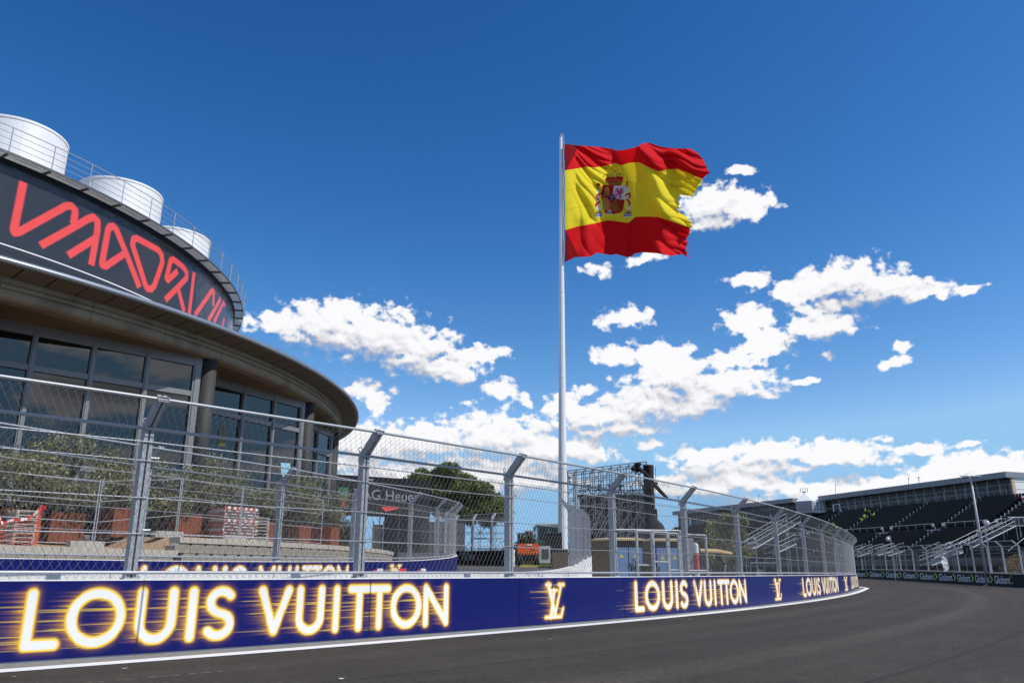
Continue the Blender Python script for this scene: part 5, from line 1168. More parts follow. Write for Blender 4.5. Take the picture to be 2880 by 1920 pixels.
# things standing round the pole foot
for i, (u, v0, v1, y, wd, mt, nm, lb) in enumerate([(1558, 1500, 1585, 66, 1.3, 'black_fabric', 'covered_crate', 'tall dark covered crate left of the pole foot'), (1575, 1546, 1592, 58, 1.1, 'brown_box', 'crate', 'brown crate in front of the pole foot')]):
    p = aty(u, v1, y); z0 = gz(p[0], y); q = aty(u, v0, y); t_ = thing(nm, lb, 'crate', (p[0], y, z0)); hh = q[2] - z0
    mb = MB(); mb.box((p[0], y, z0 + hh / 2), (wd, 1.1, hh)); mb.build('body', mt, t_); mb = MB(); mb.box((p[0], y, z0 + hh + .03), (wd + .1, 1.2, .06)); mb.build('lid', 'steel_dark', t_)

# camera mast in front of the stage
Ym = 44.0; pm0 = aty(1623, 1560, Ym); zt2 = aty(1623, 1336, Ym)[2]; z0 = gz(pm0[0], Ym)
t_ = thing('camera_mast', 'slim grey mast with two white dome cameras right of the flagpole', 'camera mast', (pm0[0], Ym, z0)); rod('mast', (pm0[0], Ym, z0), (pm0[0], Ym, zt2), .065, 'galv', t_, 12)
q = aty(1602, 1341, Ym); mb = MB(); mb.ball(q, .13, 14); mb.build('camera_housing', 'galv_light', t_, True)
q2 = aty(1604, 1352, Ym - .1); mb = MB(); mb.ball(q2, .10, 14); mb.build('camera_dome', 'white', t_, True); rod('arm', q, (pm0[0], Ym, q[2]), .03, 'galv', t_)

# ------------------------------------------------------------------ stage under construction
Ys = 84.0; sx0, sx1 = aty(1600, 1500, Ys)[0], aty(1828, 1500, Ys)[0]; g0 = gz((sx0 + sx1) / 2, Ys)
stg = thing('stage_scaffold', 'open scaffold stage with black drapes and a folded black crane arm', 'stage', ((sx0 + sx1) / 2, Ys, g0))
zl, zr = aty(1600, 1322, Ys)[2], aty(1800, 1299, Ys)[2]
def top(f_): return zl + (zr - zl) * f_
nb = 9
for j, dy in enumerate((0, 2.2, 4.6)):
    for i in range(nb + 1):
        f_ = i / nb; x = sx0 + (sx1 - sx0) * f_; rod('upright', (x, Ys + dy, g0), (x, Ys + dy, top(f_) + dy * .03), .05, 'scaffold_grey', stg, 6)
        if j < 2: rod('transom', (x, Ys + dy, top(f_) - .1), (x, Ys + dy + 2.2, top(f_) - .05), .035, 'scaffold_grey', stg, 6)
    for k_ in range(9):
        dzt = .06 + k_ * .95
        if j == 1 and k_ > 4: continue
        rod('ledger', (sx0, Ys + dy, zl - dzt), (sx1, Ys + dy, zr + (zr - zl) * .14 - dzt), .04 if k_ else .055, 'scaffold_grey', stg, 6)
for i in range(nb):
    x0, x1 = sx0 + (sx1 - sx0) * i / nb, sx0 + (sx1 - sx0) * (i + 1) / nb
    for k_ in range(7):
        za = top(i / nb) - .1 - k_ * 1.2
        if (i * 3 + k_) % 4 != 3: rod('brace', (x0, Ys - .03, za - 1.2), (x1, Ys - .03, za), .04, 'scaffold_grey', stg, 6)
        if (i + k_) % 3 == 0: rod('brace', (x0, Ys + 2.2, za), (x1, Ys + 2.2, za - 1.2), .035, 'scaffold_grey', stg, 6)
for i in range(6):
    x0 = sx0 + (sx1 - sx0) * (.10 + i * .12); rod('raking_brace', (x0, Ys - .4, g0 + 1.2 + .4 * (i % 2)), (x0 + 2.9, Ys - .1, g0 + 6.4 + .2 * (i % 3)), .05, 'stand_steel', stg, 6); rod('raking_brace', (x0 + .16, Ys - .45, g0 + 1.2), (x0 + 3.05, Ys - .15, g0 + 6.4), .04, 'scaffold_grey', stg, 6)
def drape(name, x0, x1, y, z0, z1, mat, amp=.18, k=3.2, n=40, sag=0.0):
    mb = MB(); m_ = 10
    for i in range(n + 1):
        for j in range(m_ + 1):
            f_ = i / n; h_ = j / m_; mb.v.append((x0 + (x1 - x0) * f_, y + amp * math.sin(k * (x1 - x0) * f_ * 2 + j * .25) + amp * .5 * math.sin(7 * f_ + j * .5), z0 + (z1 - z0) * h_ - (sag * math.sin(math.pi * f_) * h_)))
    mb.f = [(i * (m_ + 1) + j, (i + 1) * (m_ + 1) + j, (i + 1) * (m_ + 1) + j + 1, i * (m_ + 1) + j + 1) for i in range(n) for j in range(m_)]
    return mb.build(name, mat, stg, True)
xa, xb = aty(1632, 1500, Ys + 3)[0], aty(1832, 1500, Ys + 3)[0]
drape('drape', xa, xb, Ys + 2.9, g0, aty(1700, 1392, Ys + 3)[2], 'black_fabric', .10, 2.2)
drape('drape', aty(1640, 1500, Ys + 2.6)[0], aty(1850, 1500, Ys + 2.6)[0], Ys + 2.5, g0, aty(1700, 1432, Ys + 3)[2], 'black_fabric', .22, 1.3)
mb = MB(); mb.obox((xa - .2, Ys + 3.4), (xb + .1, Ys + 3.4), .8, aty(1700, 1391, Ys)[2], aty(1700, 1383, Ys)[2]); mb.build('truss_cover', 'black', stg)
for i in range(26):
    x0 = xa + (xb - xa) * i / 26; x1 = xa + (xb - xa) * (i + 1) / 26; za, zb3 = aty(1700, 1384, Ys)[2], aty(1700, 1372, Ys)[2]; rod('truss_lattice', (x0, Ys + 3.1, za if i % 2 else zb3), (x1, Ys + 3.1, zb3 if i % 2 else za), .045, 'black', stg, 5)
rod('truss_chord', (xa, Ys + 3.1, aty(1700, 1371, Ys)[2]), (xb, Ys + 3.1, aty(1700, 1368, Ys)[2]), .05, 'black', stg, 6)
for u in (1656, 1686, 1716, 1746, 1810):
    p = aty(u, 1366, Ys + 3); mb = MB(); mb.box(p, (.42, .3, .16)); mb.box(p - (.05, 0, .3), (.22, .24, .40)); mb.box(p + (0, 0, .14), (.5, .1, .06)); mb.build('spotlight', 'black', stg)
# tall black drape column at the right end with a flared foot
cxs = [aty(u, 1400, Ys)[0] for u in (1813, 1838)]; mb = MB(); n_ = 18; lev = [(1309, 1.0), (1340, 1.0), (1370, .96), (1400, .94), (1430, .98), (1450, 1.05), (1462, 1.25), (1474, 1.7), (1490, 1.9), (1530, 2.0)]
cx_ = (cxs[0] + cxs[1]) / 2; hw = (cxs[1] - cxs[0]) / 2 + .06
for v_, s_ in lev:
    zz = aty(1825, v_, Ys)[2]
    for i in range(n_): a = 2 * math.pi * i / n_; w_ = 1 + .10 * math.sin(5 * a + v_ * .03); mb.v.append((cx_ + (s_ - 1) * hw * .9 + hw * s_ * w_ * math.cos(a), Ys - .3 + .55 * (1 + (s_ - 1) * .6) * w_ * math.sin(a), zz))
mb.f = [(j * n_ + i, j * n_ + (i + 1) % n_, (j + 1) * n_ + (i + 1) % n_, (j + 1) * n_ + i) for j in range(len(lev) - 1) for i in range(n_)]; mb.build('drape_column', 'black_fabric', stg, True)
for u in (1843, 1838): a, b_ = aty(u - 3, 1480, Ys + .4), aty(u + (1 if u == 1843 else 0), 1311, Ys + .4); rod('upright', a, b_, .035, 'scaffold_grey', stg, 6)
# folded arm: a drooping bundle and a boom running down to the right
j0 = aty(1790, 1312, Ys - 1); j1 = aty(1878, 1400, Ys - 1.3); j2 = aty(1870, 1398, Ys - 1)
mb = MB(); mb.path([j0, aty(1815, 1330, Ys - 1), aty(1842, 1362, Ys - 1.1), j1], 0, 8, [.24, .20, .16, .09]); mb.build('crane_boom', 'black', stg)
mb = MB(); mb.path([aty(1797, 1316, Ys - 1.2), aty(1840, 1368, Ys - 1.2), j2], .07, 6); mb.build('boom_cable', 'black', stg)
for i in range(13): q = aty(1791 + rng.uniform(-10, 9), 1316 + rng.uniform(-14, 8), Ys - 1.1 + rng.uniform(-.25, .25)); mb = MB(); mb.ball(q, rng.uniform(.16, .3), 8, (1, 1, rng.uniform(.7, 1.3))); mb.build('wrapped_head', 'black_fabric', stg, True)
rod('hanging_strap', aty(1789, 1318, Ys - 1.2), aty(1789, 1334, Ys - 1.2), .07, 'black', stg, 6)
p = aty(1843, 1358, Ys - .6); mb = MB(); mb.box(p, (.5, .3, .22)); mb.box(p - (.02, 0, .22), (.2, .2, .3)); mb.build('spotlight', 'black', stg)

# ------------------------------------------------------------------ cabinets and frames between wall and fence
def cabinet(u0, u1, u2, vt, y, lab, doors):
    """brown service cabinet: shaded side from u0 to u1, door front from u1 to u2"""
    A, B, C = aty(u0, 1600, y + .9), aty(u1, 1600, y), aty(u2, 1600, y + .25); z0 = gz(B[0], B[1]) + .06; zt3 = aty(u1, vt, y)[2]
    t0 = thing('service_cabinet', lab, 'cabinet', (B[0], B[1], z0), 'brown service cabinets'); d_ = C[:2] - B[:2]; D_ = A[:2] + d_; Pl = [A[:2], B[:2], C[:2], D_]
    mb = MB(); mb.add([(*p, z0) for p in Pl] + [(*p, zt3) for p in Pl], [(0, 3, 2, 1), (4, 5, 6, 7), (0, 1, 5, 4), (1, 2, 6, 5), (2, 3, 7, 6), (3, 0, 4, 7)]); mb.build('shell', 'brown_box', t0)
    cen = (A[:2] + C[:2]) / 2; Q = [cen + (p - cen) * 1.07 for p in Pl]; cr = cen; mb = MB()
    mb.add([(*p, zt3 + .003) for p in Q] + [(*p, zt3 + .06) for p in Q] + [(*(cr + (p - cr) * .75), zt3 + .11) for p in Pl], [(0, 1, 5, 4), (1, 2, 6, 5), (2, 3, 7, 6), (3, 0, 4, 7), (4, 5, 9, 8), (5, 6, 10, 9), (6, 7, 11, 10), (7, 4, 8, 11), (8, 9, 10, 11), (3, 2, 1, 0)]); mb.build('roof', 'box_roof', t0)
    L = np.hypot(*d_); e = d_ / L; nn_ = np.array([e[1], -e[0]])
    mb = MB(); mb.obox(B[:2] + e * .02 + nn_ * .012, C[:2] - e * .02 + nn_ * .012, .03, z0 + .02, zt3 - .02); mb.build('door_recess', 'black', t0)
    for i in range(doors):
        a, b_ = B[:2] + e * (L * (.07 + .90 * i / doors)), B[:2] + e * (L * (.04 + .90 * (i + 1) / doors)); mb = MB(); mb.obox(a + nn_ * .045, b_ + nn_ * .045, .04, z0 + .22, zt3 - .24); o = mb.build('door', 'blue_door', t0)
        m_ = (a + b_) / 2 + nn_ * .068; w2 = np.hypot(*(b_ - a)); zz = z0 + 1.45; mb = MB(); mb.add([(*(m_ - e * .09), zz), (*(m_ + e * .09), zz), (*m_, zz + .17)], [(0, 1, 2)]); mb.build('warning_triangle', 'yellow', o)
        mb = MB(); mb.obox(m_ - e * w2 * .38, m_ - e * w2 * .33, .03, z0 + 1.0, z0 + 1.2); mb.build('handle', 'black', o)
    mb = MB(); mb.obox(B[:2] + e * .05, C[:2] - e * .05, .8, z0 - .1, z0); mb.build('plinth', 'concrete', t0)
    return t0
cabinet(1665, 1722, 1812, 1519, 29.5, 'brown cabinet with blue doors nearest the white wall', 2)
cabinet(1812, 1842, 1918, 1521, 30.5, 'brown cabinet with blue doors behind the leaning steel gates', 2)
p0, p1 = aty(1920, 1600, 31), aty(1948, 1600, 31); z0 = gz(p0[0], 31); zt4 = aty(1930, 1513, 31)[2]; t_ = thing('water_tank', 'pale container on a black frame right of the brown cabinets', 'tank', (p0[0], 31, z0)); mb = MB(); mb.obox(p0, p1, .9, z0 + 1.15, zt4); mb.build('bottle', 'dull_white', t_); mb = MB(); mb.obox(p0 + (0, .02, 0), p1 + (0, .02, 0), .86, z0, z0 + 1.14); mb.build('stand', 'black_fabric', t_)
def gate(pts, z0, z1, bars, lab, y):
    A, B = pts; t0 = thing('steel_gate', lab, 'gate', (A[0], A[1], z0), 'steel gates'); up = np.array([0, 0, 1.0]); A = np.array([A[0], A[1], z0]); B = np.array([B[0], B[1], z0]); hh = z1 - z0
    for p in (A, B): rod('stile', p, p + up * hh, .045, 'rail_white', t0, 8)
    for f_ in bars: rod('bar', A + up * hh * f_, B + up * hh * f_, .03, 'rail_white', t0, 8)
    mb = MB(); L = np.linalg.norm(B - A); n_ = max(3, int(L / .09))
    for i in range(1, n_): mb.tube(A + (B - A) * i / n_ + up * .05, A + (B - A) * i / n_ + up * (hh - .03), .003, 3, cap=False)
    for k_ in range(1, int(hh / .11)): mb.tube(A + up * .11 * k_, B + up * .11 * k_, .003, 3, cap=False)
    mb.build('wire_infill', 'wire', t0); return t0
def gt(u0, u1, y0, y1, vt, bars, lab):
    a, b_ = aty(u0, 1600, y0), aty(u1, 1600, y1); z0 = gz(a[0], a[1]) + .03; gate((a, b_), z0, aty((u0 + u1) / 2, vt, (y0 + y1) / 2)[2], bars, lab, y0)
gt(1794, 1836, 26.6, 27.0, 1490, (.02, .55, .99), 'leftmost steel gate frame before the blue doors'); gt(1841, 1880, 27.1, 27.5, 1494, (.02, .36, .6, .99), 'steel gate frame second from the left'); gt(1884, 1912, 27.6, 27.9, 1497, (.02, .5, .99), 'steel gate frame before the right cabinet'); gt(1917, 1990, 28.0, 28.8, 1501, (.02, .5, .99), 'widest steel gate frame beside the red and white post')
gt(1722, 1918, 33.5, 34.6, 1488, (.02, .8, .99), 'long steel frame standing behind the brown cabinets')
p = aty(1960, 1600, 28.6); z0 = gz(p[0], 28.6); zt5 = aty(1960, 1520, 28.6)[2]; t_ = thing('striped_bollard', 'red and white striped round post right of the gates', 'bollard', (p[0], 28.6, z0)); n_ = 9
for k_ in range(n_):
    a, b_ = z0 + (zt5 - .18 - z0) * k_ / n_, z0 + (zt5 - .18 - z0) * (k_ + 1) / n_; mb = MB(); mb.lathe([(.10, a), (.10, b_)], (p[0], 28.6), n=18, closed=False); mb.build('band', 'faded_red' if k_ % 4 else 'white', t_)
mb = MB(); mb.ball((p[0], 28.6, zt5 - .18), .105, 16, (1, 1, 1.2)); mb.build('dome', 'white', t_, True)
pa, pb2 = aty(1966, 1548, 33), aty(2056, 1556, 36); t_ = thing('straw_roll', 'long pale straw roll lying on a frame before the young trees', 'straw roll', tuple(pa - (0, 0, pa[2] - gz(pa[0], pa[1]))))
mb = MB(); mb.path([pa, (pa + pb2) / 2 + (0, 0, .04), pb2], 0, 10, [.09, .10, .07]); mb.build('roll', 'straw', t_)
for q in (pa + (pb2 - pa) * .06, pa + (pb2 - pa) * .9): rod('leg', (q[0], q[1], gz(q[0], q[1])), q - (0, 0, .05), .03, 'steel_dark', t_)
# white wall strap, tape on the wall
for i, u in enumerate((1645,)):
    a, b_ = aty(1642, 1571, 47), aty(1652, 1612, 46); t_ = thing('ratchet_strap', 'orange strap hanging down the white wall', 'strap', tuple(b_)); n_ = 5
    q = W.at(uw(1645), .54); mb = MB()
    q1 = W.at(uw(1640), .56); mb.path([(q1[0], q1[1], q1[2] + 1.05), (q1[0] + .1, q1[1] - .2, q1[2] + .6), (q1[0] + .2, q1[1] - .4, q1[2] + .1)], .035, 5); mb.build('webbing', 'orange', t_); mb = MB(); mb.box((q1[0] + .12, q1[1] - .25, q1[2] + .5), (.12, .1, .2)); mb.build('buckle', 'red', t_)
q = W.at(W.s_at_u(1080, 1620, 0, 26), .3); t_ = thing('warning_tape', 'crumpled red and white tape lying on the white wall', 'tape', (q[0], q[1], q[2] + 1.1))
for i in range(9):
    a = W.at(W.s_at_u(1005 + i * 20, 1620, 0, 26), .22 + .1 * math.sin(i * 2)); b_ = W.at(W.s_at_u(1025 + i * 20, 1620, 0, 26), .22 + .1 * math.sin(i * 2 + 2)); mb = MB(); h_ = .02 + .03 * (i % 3); mb.add([a + (0, 0, 1.103), b_ + (0, 0, 1.103), b_ + (0, 0, 1.11 + h_), a + (0, 0, 1.11 + h_)], [(0, 1, 2, 3)]); mb.build('stripe', 'red_tape' if i % 2 else 'white', t_)

# young trees and shrubs behind the near fence
for i, (u, y, vt, vb, lab, n) in enumerate([(2005, 38, 1450, 1600, 'thin young tree left of the fence post, sparse yellowish leaves', 1700), (2072, 40, 1424, 1600, 'tallest young tree with a pale leaning trunk before the stand', 2300), (2040, 42, 1470, 1600, 'young tree half hidden between its two neighbours', 1200)]):
    p = aty(u, 1600, y); z0 = gz(p[0], y); hh = aty(u, vt, y)[2] - z0
    tree('young_tree', lab, (p[0], y, z0), hh, clumps(.75, .75, hh * .42, hh - .25, 10, .36, 40 + i), .045, n, .062, 'shrub_leaf', 'bark_pale', 60 + i, 'young trees', asp=.5, limbs=4)
for i, (u, y, wd, hv, lab) in enumerate([(2000, 34, 1.6, 1575, 'low dark green shrubs beside the striped post'), (2035, 36, 1.5, 1570, 'green shrubs under the young trees'), (1800, 27, .6, 1560, 'straggly climber on the leftmost steel gate')]):
    p = aty(u, 1612, y); z0 = gz(p[0], y); hh = aty(u, hv, y)[2] - z0; tree('shrub', lab, (p[0], y, z0), hh, clumps(wd * .6, .5, .15, hh * .9, 12, .28, 70 + i), .03, 1100, .05, 'far_leaf', 'bark', 80 + i, None, asp=.3, limbs=3, cat='shrub')
# pipe barrier and tarpaulin
q0, q1 = aty(2110, 1590, 40), aty(2185, 1590, 41); z0 = gz(q0[0], 40); t_ = thing('pipe_barrier', 'black pipe barrier with red ends behind the fence', 'barrier', (q0[0], 40, z0)); zt6 = aty(2150, 1583, 40.5)[2]
rod('rail', (q0[0], 40, zt6), (q1[0], 41, zt6), .05, 'steel_dark', t_)
for p in (q0, (q0 + q1) / 2, q1): rod('leg', (p[0], p[1], z0), (p[0], p[1], zt6), .05, 'steel_dark', t_); rod('red_collar', (p[0], p[1], z0 + .45), (p[0], p[1], z0 + .62), .058, 'red', t_)
p = aty(2118, 1610, 39); z0 = gz(p[0], 39); t_ = thing('tarpaulin', 'grey crumpled tarpaulin draped on the pipe barrier', 'tarpaulin', (p[0], 39.4, z0)); mb = MB(); n_ = 14
for i in range(n_):
    for j in range(8): mb.v.append((p[0] - .75 + 1.5 * i / (n_ - 1), 39.55 - .35 * (1 - j / 7) + .12 * math.sin(i * 1.3 + j), z0 + .05 + j / 7 * (.9 + .35 * math.sin(i * .7)) ))
mb.f = [(i * 8 + j, (i + 1) * 8 + j, (i + 1) * 8 + j + 1, i * 8 + j + 1) for i in range(n_ - 1) for j in range(7)]; mb.build('sheet', 'tarp', t_, True)

# ------------------------------------------------------------------ far background
def block(name, label, u0, u1, vt, y, mat, dep_=6.0, win=True, cat='building'):
    a, b_ = aty(u0, 1560, y), aty(u1, 1560, y); z1 = aty((u0 + u1) / 2, vt, y)[2]; z0 = gz(a[0], y) - .5; t0 = thing(name, label, cat, (a[0], y, z0)); mb = MB(); mb.box(((a[0] + b_[0]) / 2, y + dep_ / 2, (z0 + z1) / 2), (b_[0] - a[0], dep_, z1 - z0)); mb.build('wall', mat, t0)
    mb = MB(); mb.box(((a[0] + b_[0]) / 2, y + dep_ / 2, z1 + .15), (b_[0] - a[0] + .4, dep_ + .4, .3)); mb.build('roof_slab', 'facade_pale', t0)
    if win:
        n_ = max(2, int((b_[0] - a[0]) / 3)); m_ = max(1, int((z1 - z0) / 3.2))
        for i in range(n_):
            for k_ in range(m_): mb = MB(); mb.box((a[0] + (b_[0] - a[0]) * (i + .5) / n_, y - .02, z0 + (z1 - z0) * (k_ + .55) / m_), ((b_[0] - a[0]) / n_ * .7, .06, (z1 - z0) / m_ * .6)); mb.build('window', 'suite_dark', t0)
    return t0
block('office_building', 'dark green glazed block left of the flagpole', 1512, 1576, 1476, 150, 'green_glass', 12)
block('far_building', 'tiny pale building on the skyline left of the green block', 1478, 1500, 1492, 420, 'facade_pale', 20); block('far_building', 'pale skyline tower just left of the flagpole', 1502, 1514, 1480, 460, 'facade_pale', 20); block('far_building', 'low pale skyline block beside the near fence post', 1455, 1474, 1498, 430, 'facade_pale', 20)
for i, (u, y, wd, vt) in enumerate([(1468, 118, 5.0, 1498), (1500, 125, 6.0, 1502), (1540, 128, 5, 1510)]):
    p = aty(u, 1560, y); z0 = gz(p[0], y); hh = aty(u, vt, y)[2] - z0; tree('background_tree', ['bushy tree left of the green block', 'bushy tree behind the orange boom lift', 'bushy tree at the foot of the green block'][i], (p[0], y, z0), hh, clumps(wd * .5, wd * .4, hh * .25, hh * .85, 12, 1.1, 90 + i), .18, 2200, .22, 'far_leaf', 'bark', 95 + i, 'background trees', asp=.5, limbs=4)
mb = MB(); rnd = np.random.default_rng(5); bl = []
for i in range(60): x = -280 + i * 10 + rng.uniform(-4, 4); y = 330 + rng.uniform(-30, 40); bl.append(((x, y, gz(x, y) + rng.uniform(2.5, 5.5)), (6, 6, rng.uniform(3, 5.5))))
leaves(mb, bl, 9000, .9, rnd, asp=.6); tag(mb.build('distant_woodland', 'far_leaf'), 'dark belt of distant trees along the horizon', 'woodland', None, 'stuff')
# ------------------------------------------------------------------ grandstands
def stand(name, label, P0, P1, roof_z0, roof_z1, rows=22, modules=10, floor_z=None, detail=True, seat_step=.52, aisle=(.06, .30, .56, .80), near=0.0):
    P0 = np.array(P0, float); P1 = np.array(P1, float); d = P1 - P0; L = np.hypot(*d); d = d / L; n = np.array([-d[1], d[0]])
    if n @ P0 > 0: n = -n
    g0 = gz(P0[0], P0[1]) - .2; t0 = thing(name, label, 'grandstand', (P0[0], P0[1], g0)); rz = math.atan2(d[1], d[0]); M = Matrix.Rotation(rz, 3, 'Z')
    def at(a, o_, z): p = P0 + d * a + n * o_; return np.array([p[0], p[1], z])
    zr = lambda a: roof_z0 + (roof_z1 - roof_z0) * a / L
    fz = floor_z; step, rise = .80, .40
    # hospitality suites along the top
    mb = MB(); Q = [at(-.4, 1.3, 0), at(L + .3, 1.3, 0), at(L + .3, -5, 0), at(-.4, -5, 0)]; zz = [zr(0), zr(L), zr(L), zr(0)]
    mb.add([(*q[:2], z - .85) for q, z in zip(Q, zz)] + [(*q[:2], z) for q, z in zip(Q, zz)], [(0, 3, 2, 1), (4, 5, 6, 7), (0, 1, 5, 4), (1, 2, 6, 5), (2, 3, 7, 6), (3, 0, 4, 7)]); mb.build('roof', 'suite_grey', t0)
    mb = MB(); mb.obox(at(-.2, -4.8, 0), at(L, -4.8, 0), .2, fz, min(zr(0), zr(L)) - .5); mb.build('rear_wall', 'suite_grey', t0)
    mb = MB(); mb.obox(at(-.1, .0, 0), at(-.1, -4.8, 0), .15, fz, zr(0) - .56); mb.build('end_wall', 'white', t0)
    for z in (fz + 1.1, fz + 2.2): mb = MB(); mb.obox(at(-.19, .0, 0), at(-.19, -4.8, 0), .03, z, z + .05); mb.build('end_wall_joint', 'suite_grey', t0)
    mb = MB(); mb.obox(at(-.17, .12, 0), at(-.17, -.5, 0), .14, fz, zr(0) - .9); mb.build('end_jamb', 'box_roof', t0)
    mb = MB(); mb.obox(at(0, -2.4, 0), at(L, -2.4, 0), 4.9, fz - .35, fz); mb.build('suite_floor', 'step_grey', t0)
    for i in range(modules):
        a, b_ = L * i / modules, L * (i + 1) / modules; w_ = b_ - a; m_ = (a + b_) / 2; zt_ = zr(m_) - .86
        for f0, f1, mt in ((0.0, .5, 'door'), (.5, 1, 'glazing')):
            q0, q1 = a + w_ * f0 + .05, a + w_ * f1 - .05
            if mt == 'glazing':
                for s0, s1 in ((fz + .05, fz + .95), (fz + 1.0, zt_ - .9), (zt_ - .85, zt_ - .05)): mb = MB(); mb.obox(at(q0, -.1, 0), at(q1, -.1, 0), .04, s0, s1); mb.build('glazing', 'suite_dark', t0)
            else:
                mb = MB(); mb.obox(at(q0, -.1, 0), at(q1, -.1, 0), .04, zt_ - .85, zt_ - .05); mb.build('glazing', 'suite_dark', t0)
                for k_ in range(2):
                    e0, e1 = q0 + (q1 - q0) * (.12 + .38 * k_), q0 + (q1 - q0) * (.12 + .38 * (k_ + 1)); mb = MB(); mb.obox(at(e0 + .06, -.1, 0), at(e1 - .06, -.1, 0), .04, fz + .05, zt_ - .95); dr = mb.build('door', 'suite_dark', t0)
                    if detail:
                        for e in (e0, e1): mb = MB(); mb.obox(at(e - .05, -.06, 0), at(e + .05, -.06, 0), .08, fz + .02, zt_ - .9); mb.build('door_frame', 'stand_steel', dr)
        for q in (a, a + w_ * .5):
            mb = MB(); mb.obox(at(q - .05, -.05, 0), at(q + .05, -.05, 0), .1, fz, zt_); mb.build('mullion', 'stand_steel', t0)
        for z in (fz + .98, zt_ - .88): mb = MB(); mb.obox(at(a + .06, -.05, 0), at(b_ - .06, -.05, 0), .07, z - .025, z + .025); mb.build('suite_rail', 'stand_steel', t0)
        q = at(a + w_ * .5, .25, zt_ - .02); mb = MB(); mb.tube(q - (0, 0, .12), q, .09, 8, .05); mb.build('lamp', 'rail_white', t0)
    # balcony front
    mb = MB(); mb.obox(at(0, 1.25, 0), at(L, 1.25, 0), .06, fz - .3, fz + .15); mb.build('balcony_front', 'black', t0)
    for k_ in range(int(L / 2) + 1): rod('balcony_post', at(k_ * 2.0, 1.3, fz), at(k_ * 2.0, 1.3, fz + 1.0), .025, 'stand_steel', t0, 6)
    rod('balcony_rail', at(0, 1.3, fz + 1.0), at(L, 1.3, fz + 1.0), .03, 'stand_steel', t0, 6); rod('balcony_rail', at(0, 1.3, fz + .6), at(L, 1.3, fz + .6), .015, 'stand_steel', t0, 6)
    # seat rows
    seats = MB(); half = rows // 2; ROW = []
    for k_ in range(rows):
        o_ = 1.5 + step * k_ + (1.1 if k_ >= half else 0); z = fz - .6 - rise * k_ - (.35 if k_ >= half else 0); ROW.append((o_, z))
        mb = MB(); mb.obox(at(-near, o_ + step / 2, 0), at(L, o_ + step / 2, 0), step - .01, z - .42, z); mb.build('row_deck', 'black', t0)
        nn_ = int((L + near) / seat_step); ais = [aa * L for aa in aisle]
        for i in range(nn_):
            a = (i + .5) * seat_step - near
            if any(abs(a - x) < .7 for x in ais): continue
            p = at(a, o_ + .28, z + .42); seats.box(p, (.44, .40, .05), M); p = at(a, o_ + .10, z + .64); seats.box(p, (.44, .05, .40), M)
        for x in ais:
            for h_ in (0, 1): mb = MB(); mb.obox(at(x - .5, o_ + .2 + .4 * h_, 0), at(x + .5, o_ + .2 + .4 * h_, 0), .38, z + .01, z + .22 - .2 * h_); mb.build('aisle_step', 'step_grey', t0)
            if detail: mb = MB(); mb.box(at(x - .58, o_ + .2, z + .5), (.07, .07, .95), M); mb.build('aisle_post', 'rail_white', t0)
    tag(seats.build('seats', 'seat_black', t0), kind='stuff')
    # cross aisle with its railing and landings
    o_, z = ROW[half - 1]; o_ += step; z -= .2
    mb = MB(); mb.obox(at(-near, o_ + .55, 0), at(L, o_ + .55, 0), 1.08, z - .5, z - .1); mb.build('cross_aisle', 'step_grey', t0)
    ais = [aa * L for aa in aisle]
    ends = [-near] + ais + [L]
    for e0, e1 in zip(ends[:-1], ends[1:]):
        if e1 - e0 < 2: continue
        rod('aisle_rail', at(e0 + .9, o_ + .1, z + 1.0), at(e1 - .9, o_ + .1, z + 1.0), .045, 'rail_white', t0, 6)
        for k_ in range(int((e1 - e0 - 1.8) / 1.6) + 1): rod('rail_post', at(e0 + .9 + k_ * 1.6, o_ + .1, z - .1), at(e0 + .9 + k_ * 1.6, o_ + .1, z + 1.0), .03, 'stand_steel', t0, 6)
        for e in (e0 + .9, e1 - .9): mb = MB(); mb.box(at(e, o_ + .1, z + .8), (.32, .2, .42), M); mb.build('sign_plate', 'rail_white', t0)
    for x in ais: mb = MB(); mb.obox(at(x - 1.4, o_ + 1.05, 0), at(x + 1.0, o_ + 1.05, 0), .8, z - .08, z + .06); mb.build('landing', 'galv', t0)
    # front wall and under-structure
    oF, zF = ROW[-1]; oF += step
    mb = MB(); mb.obox(at(-near, oF + .02, 0), at(L, oF + .02, 0), .06, zF - .5, zF + .4); mb.build('front_fascia', 'steel_dark', t0)
    rod('front_rail', at(0, oF + .1, zF + 1.0), at(L, oF + .1, zF + 1.0), .035, 'stand_steel', t0, 6)
    for k_ in range(int(L / 2.2) + 1): rod('front_post', at(k_ * 2.2, oF + .1, g0), at(k_ * 2.2, oF + .1, zF + 1.0), .035, 'stand_steel', t0, 6)
    mb = MB(); mb.obox(at(-near, oF - 1.2, 0), at(L, oF - 1.2, 0), .1, g0, zF - .45); mb.build('undercroft_sheet', 'black_fabric', t0)
    for k_ in range(int(L / 2.2)): rod('under_brace', at(k_ * 2.2, oF + .1, g0 if k_ % 2 else zF - .4), at(k_ * 2.2 + 2.2, oF + .1, zF - .4 if k_ % 2 else g0), .025, 'stand_steel', t0, 6)
    for a_e in (-near + .02, L - .02):           # dark sheets close the two ends under the rows
        prof_ = [(1.3, g0), (1.3, fz - .7)]
        for o2, z2 in ROW: prof_ += [(o2, z2 - .05), (o2 + step - .02, z2 - .05)]
        prof_ += [(oF, g0)]; mb = MB(); n_p = len(prof_)
        for k_ in range(1, n_p - 2):
            (o2, z2), (o3, z3) = prof_[k_], prof_[k_ + 1]
            if o3 - o2 > .05: mb.add([at(a_e, o2, g0), at(a_e, o3, g0), at(a_e, o3, z3), at(a_e, o2, z2)], [(0, 1, 2, 3)])
        mb.build('end_sheet', 'black_fabric', t0)
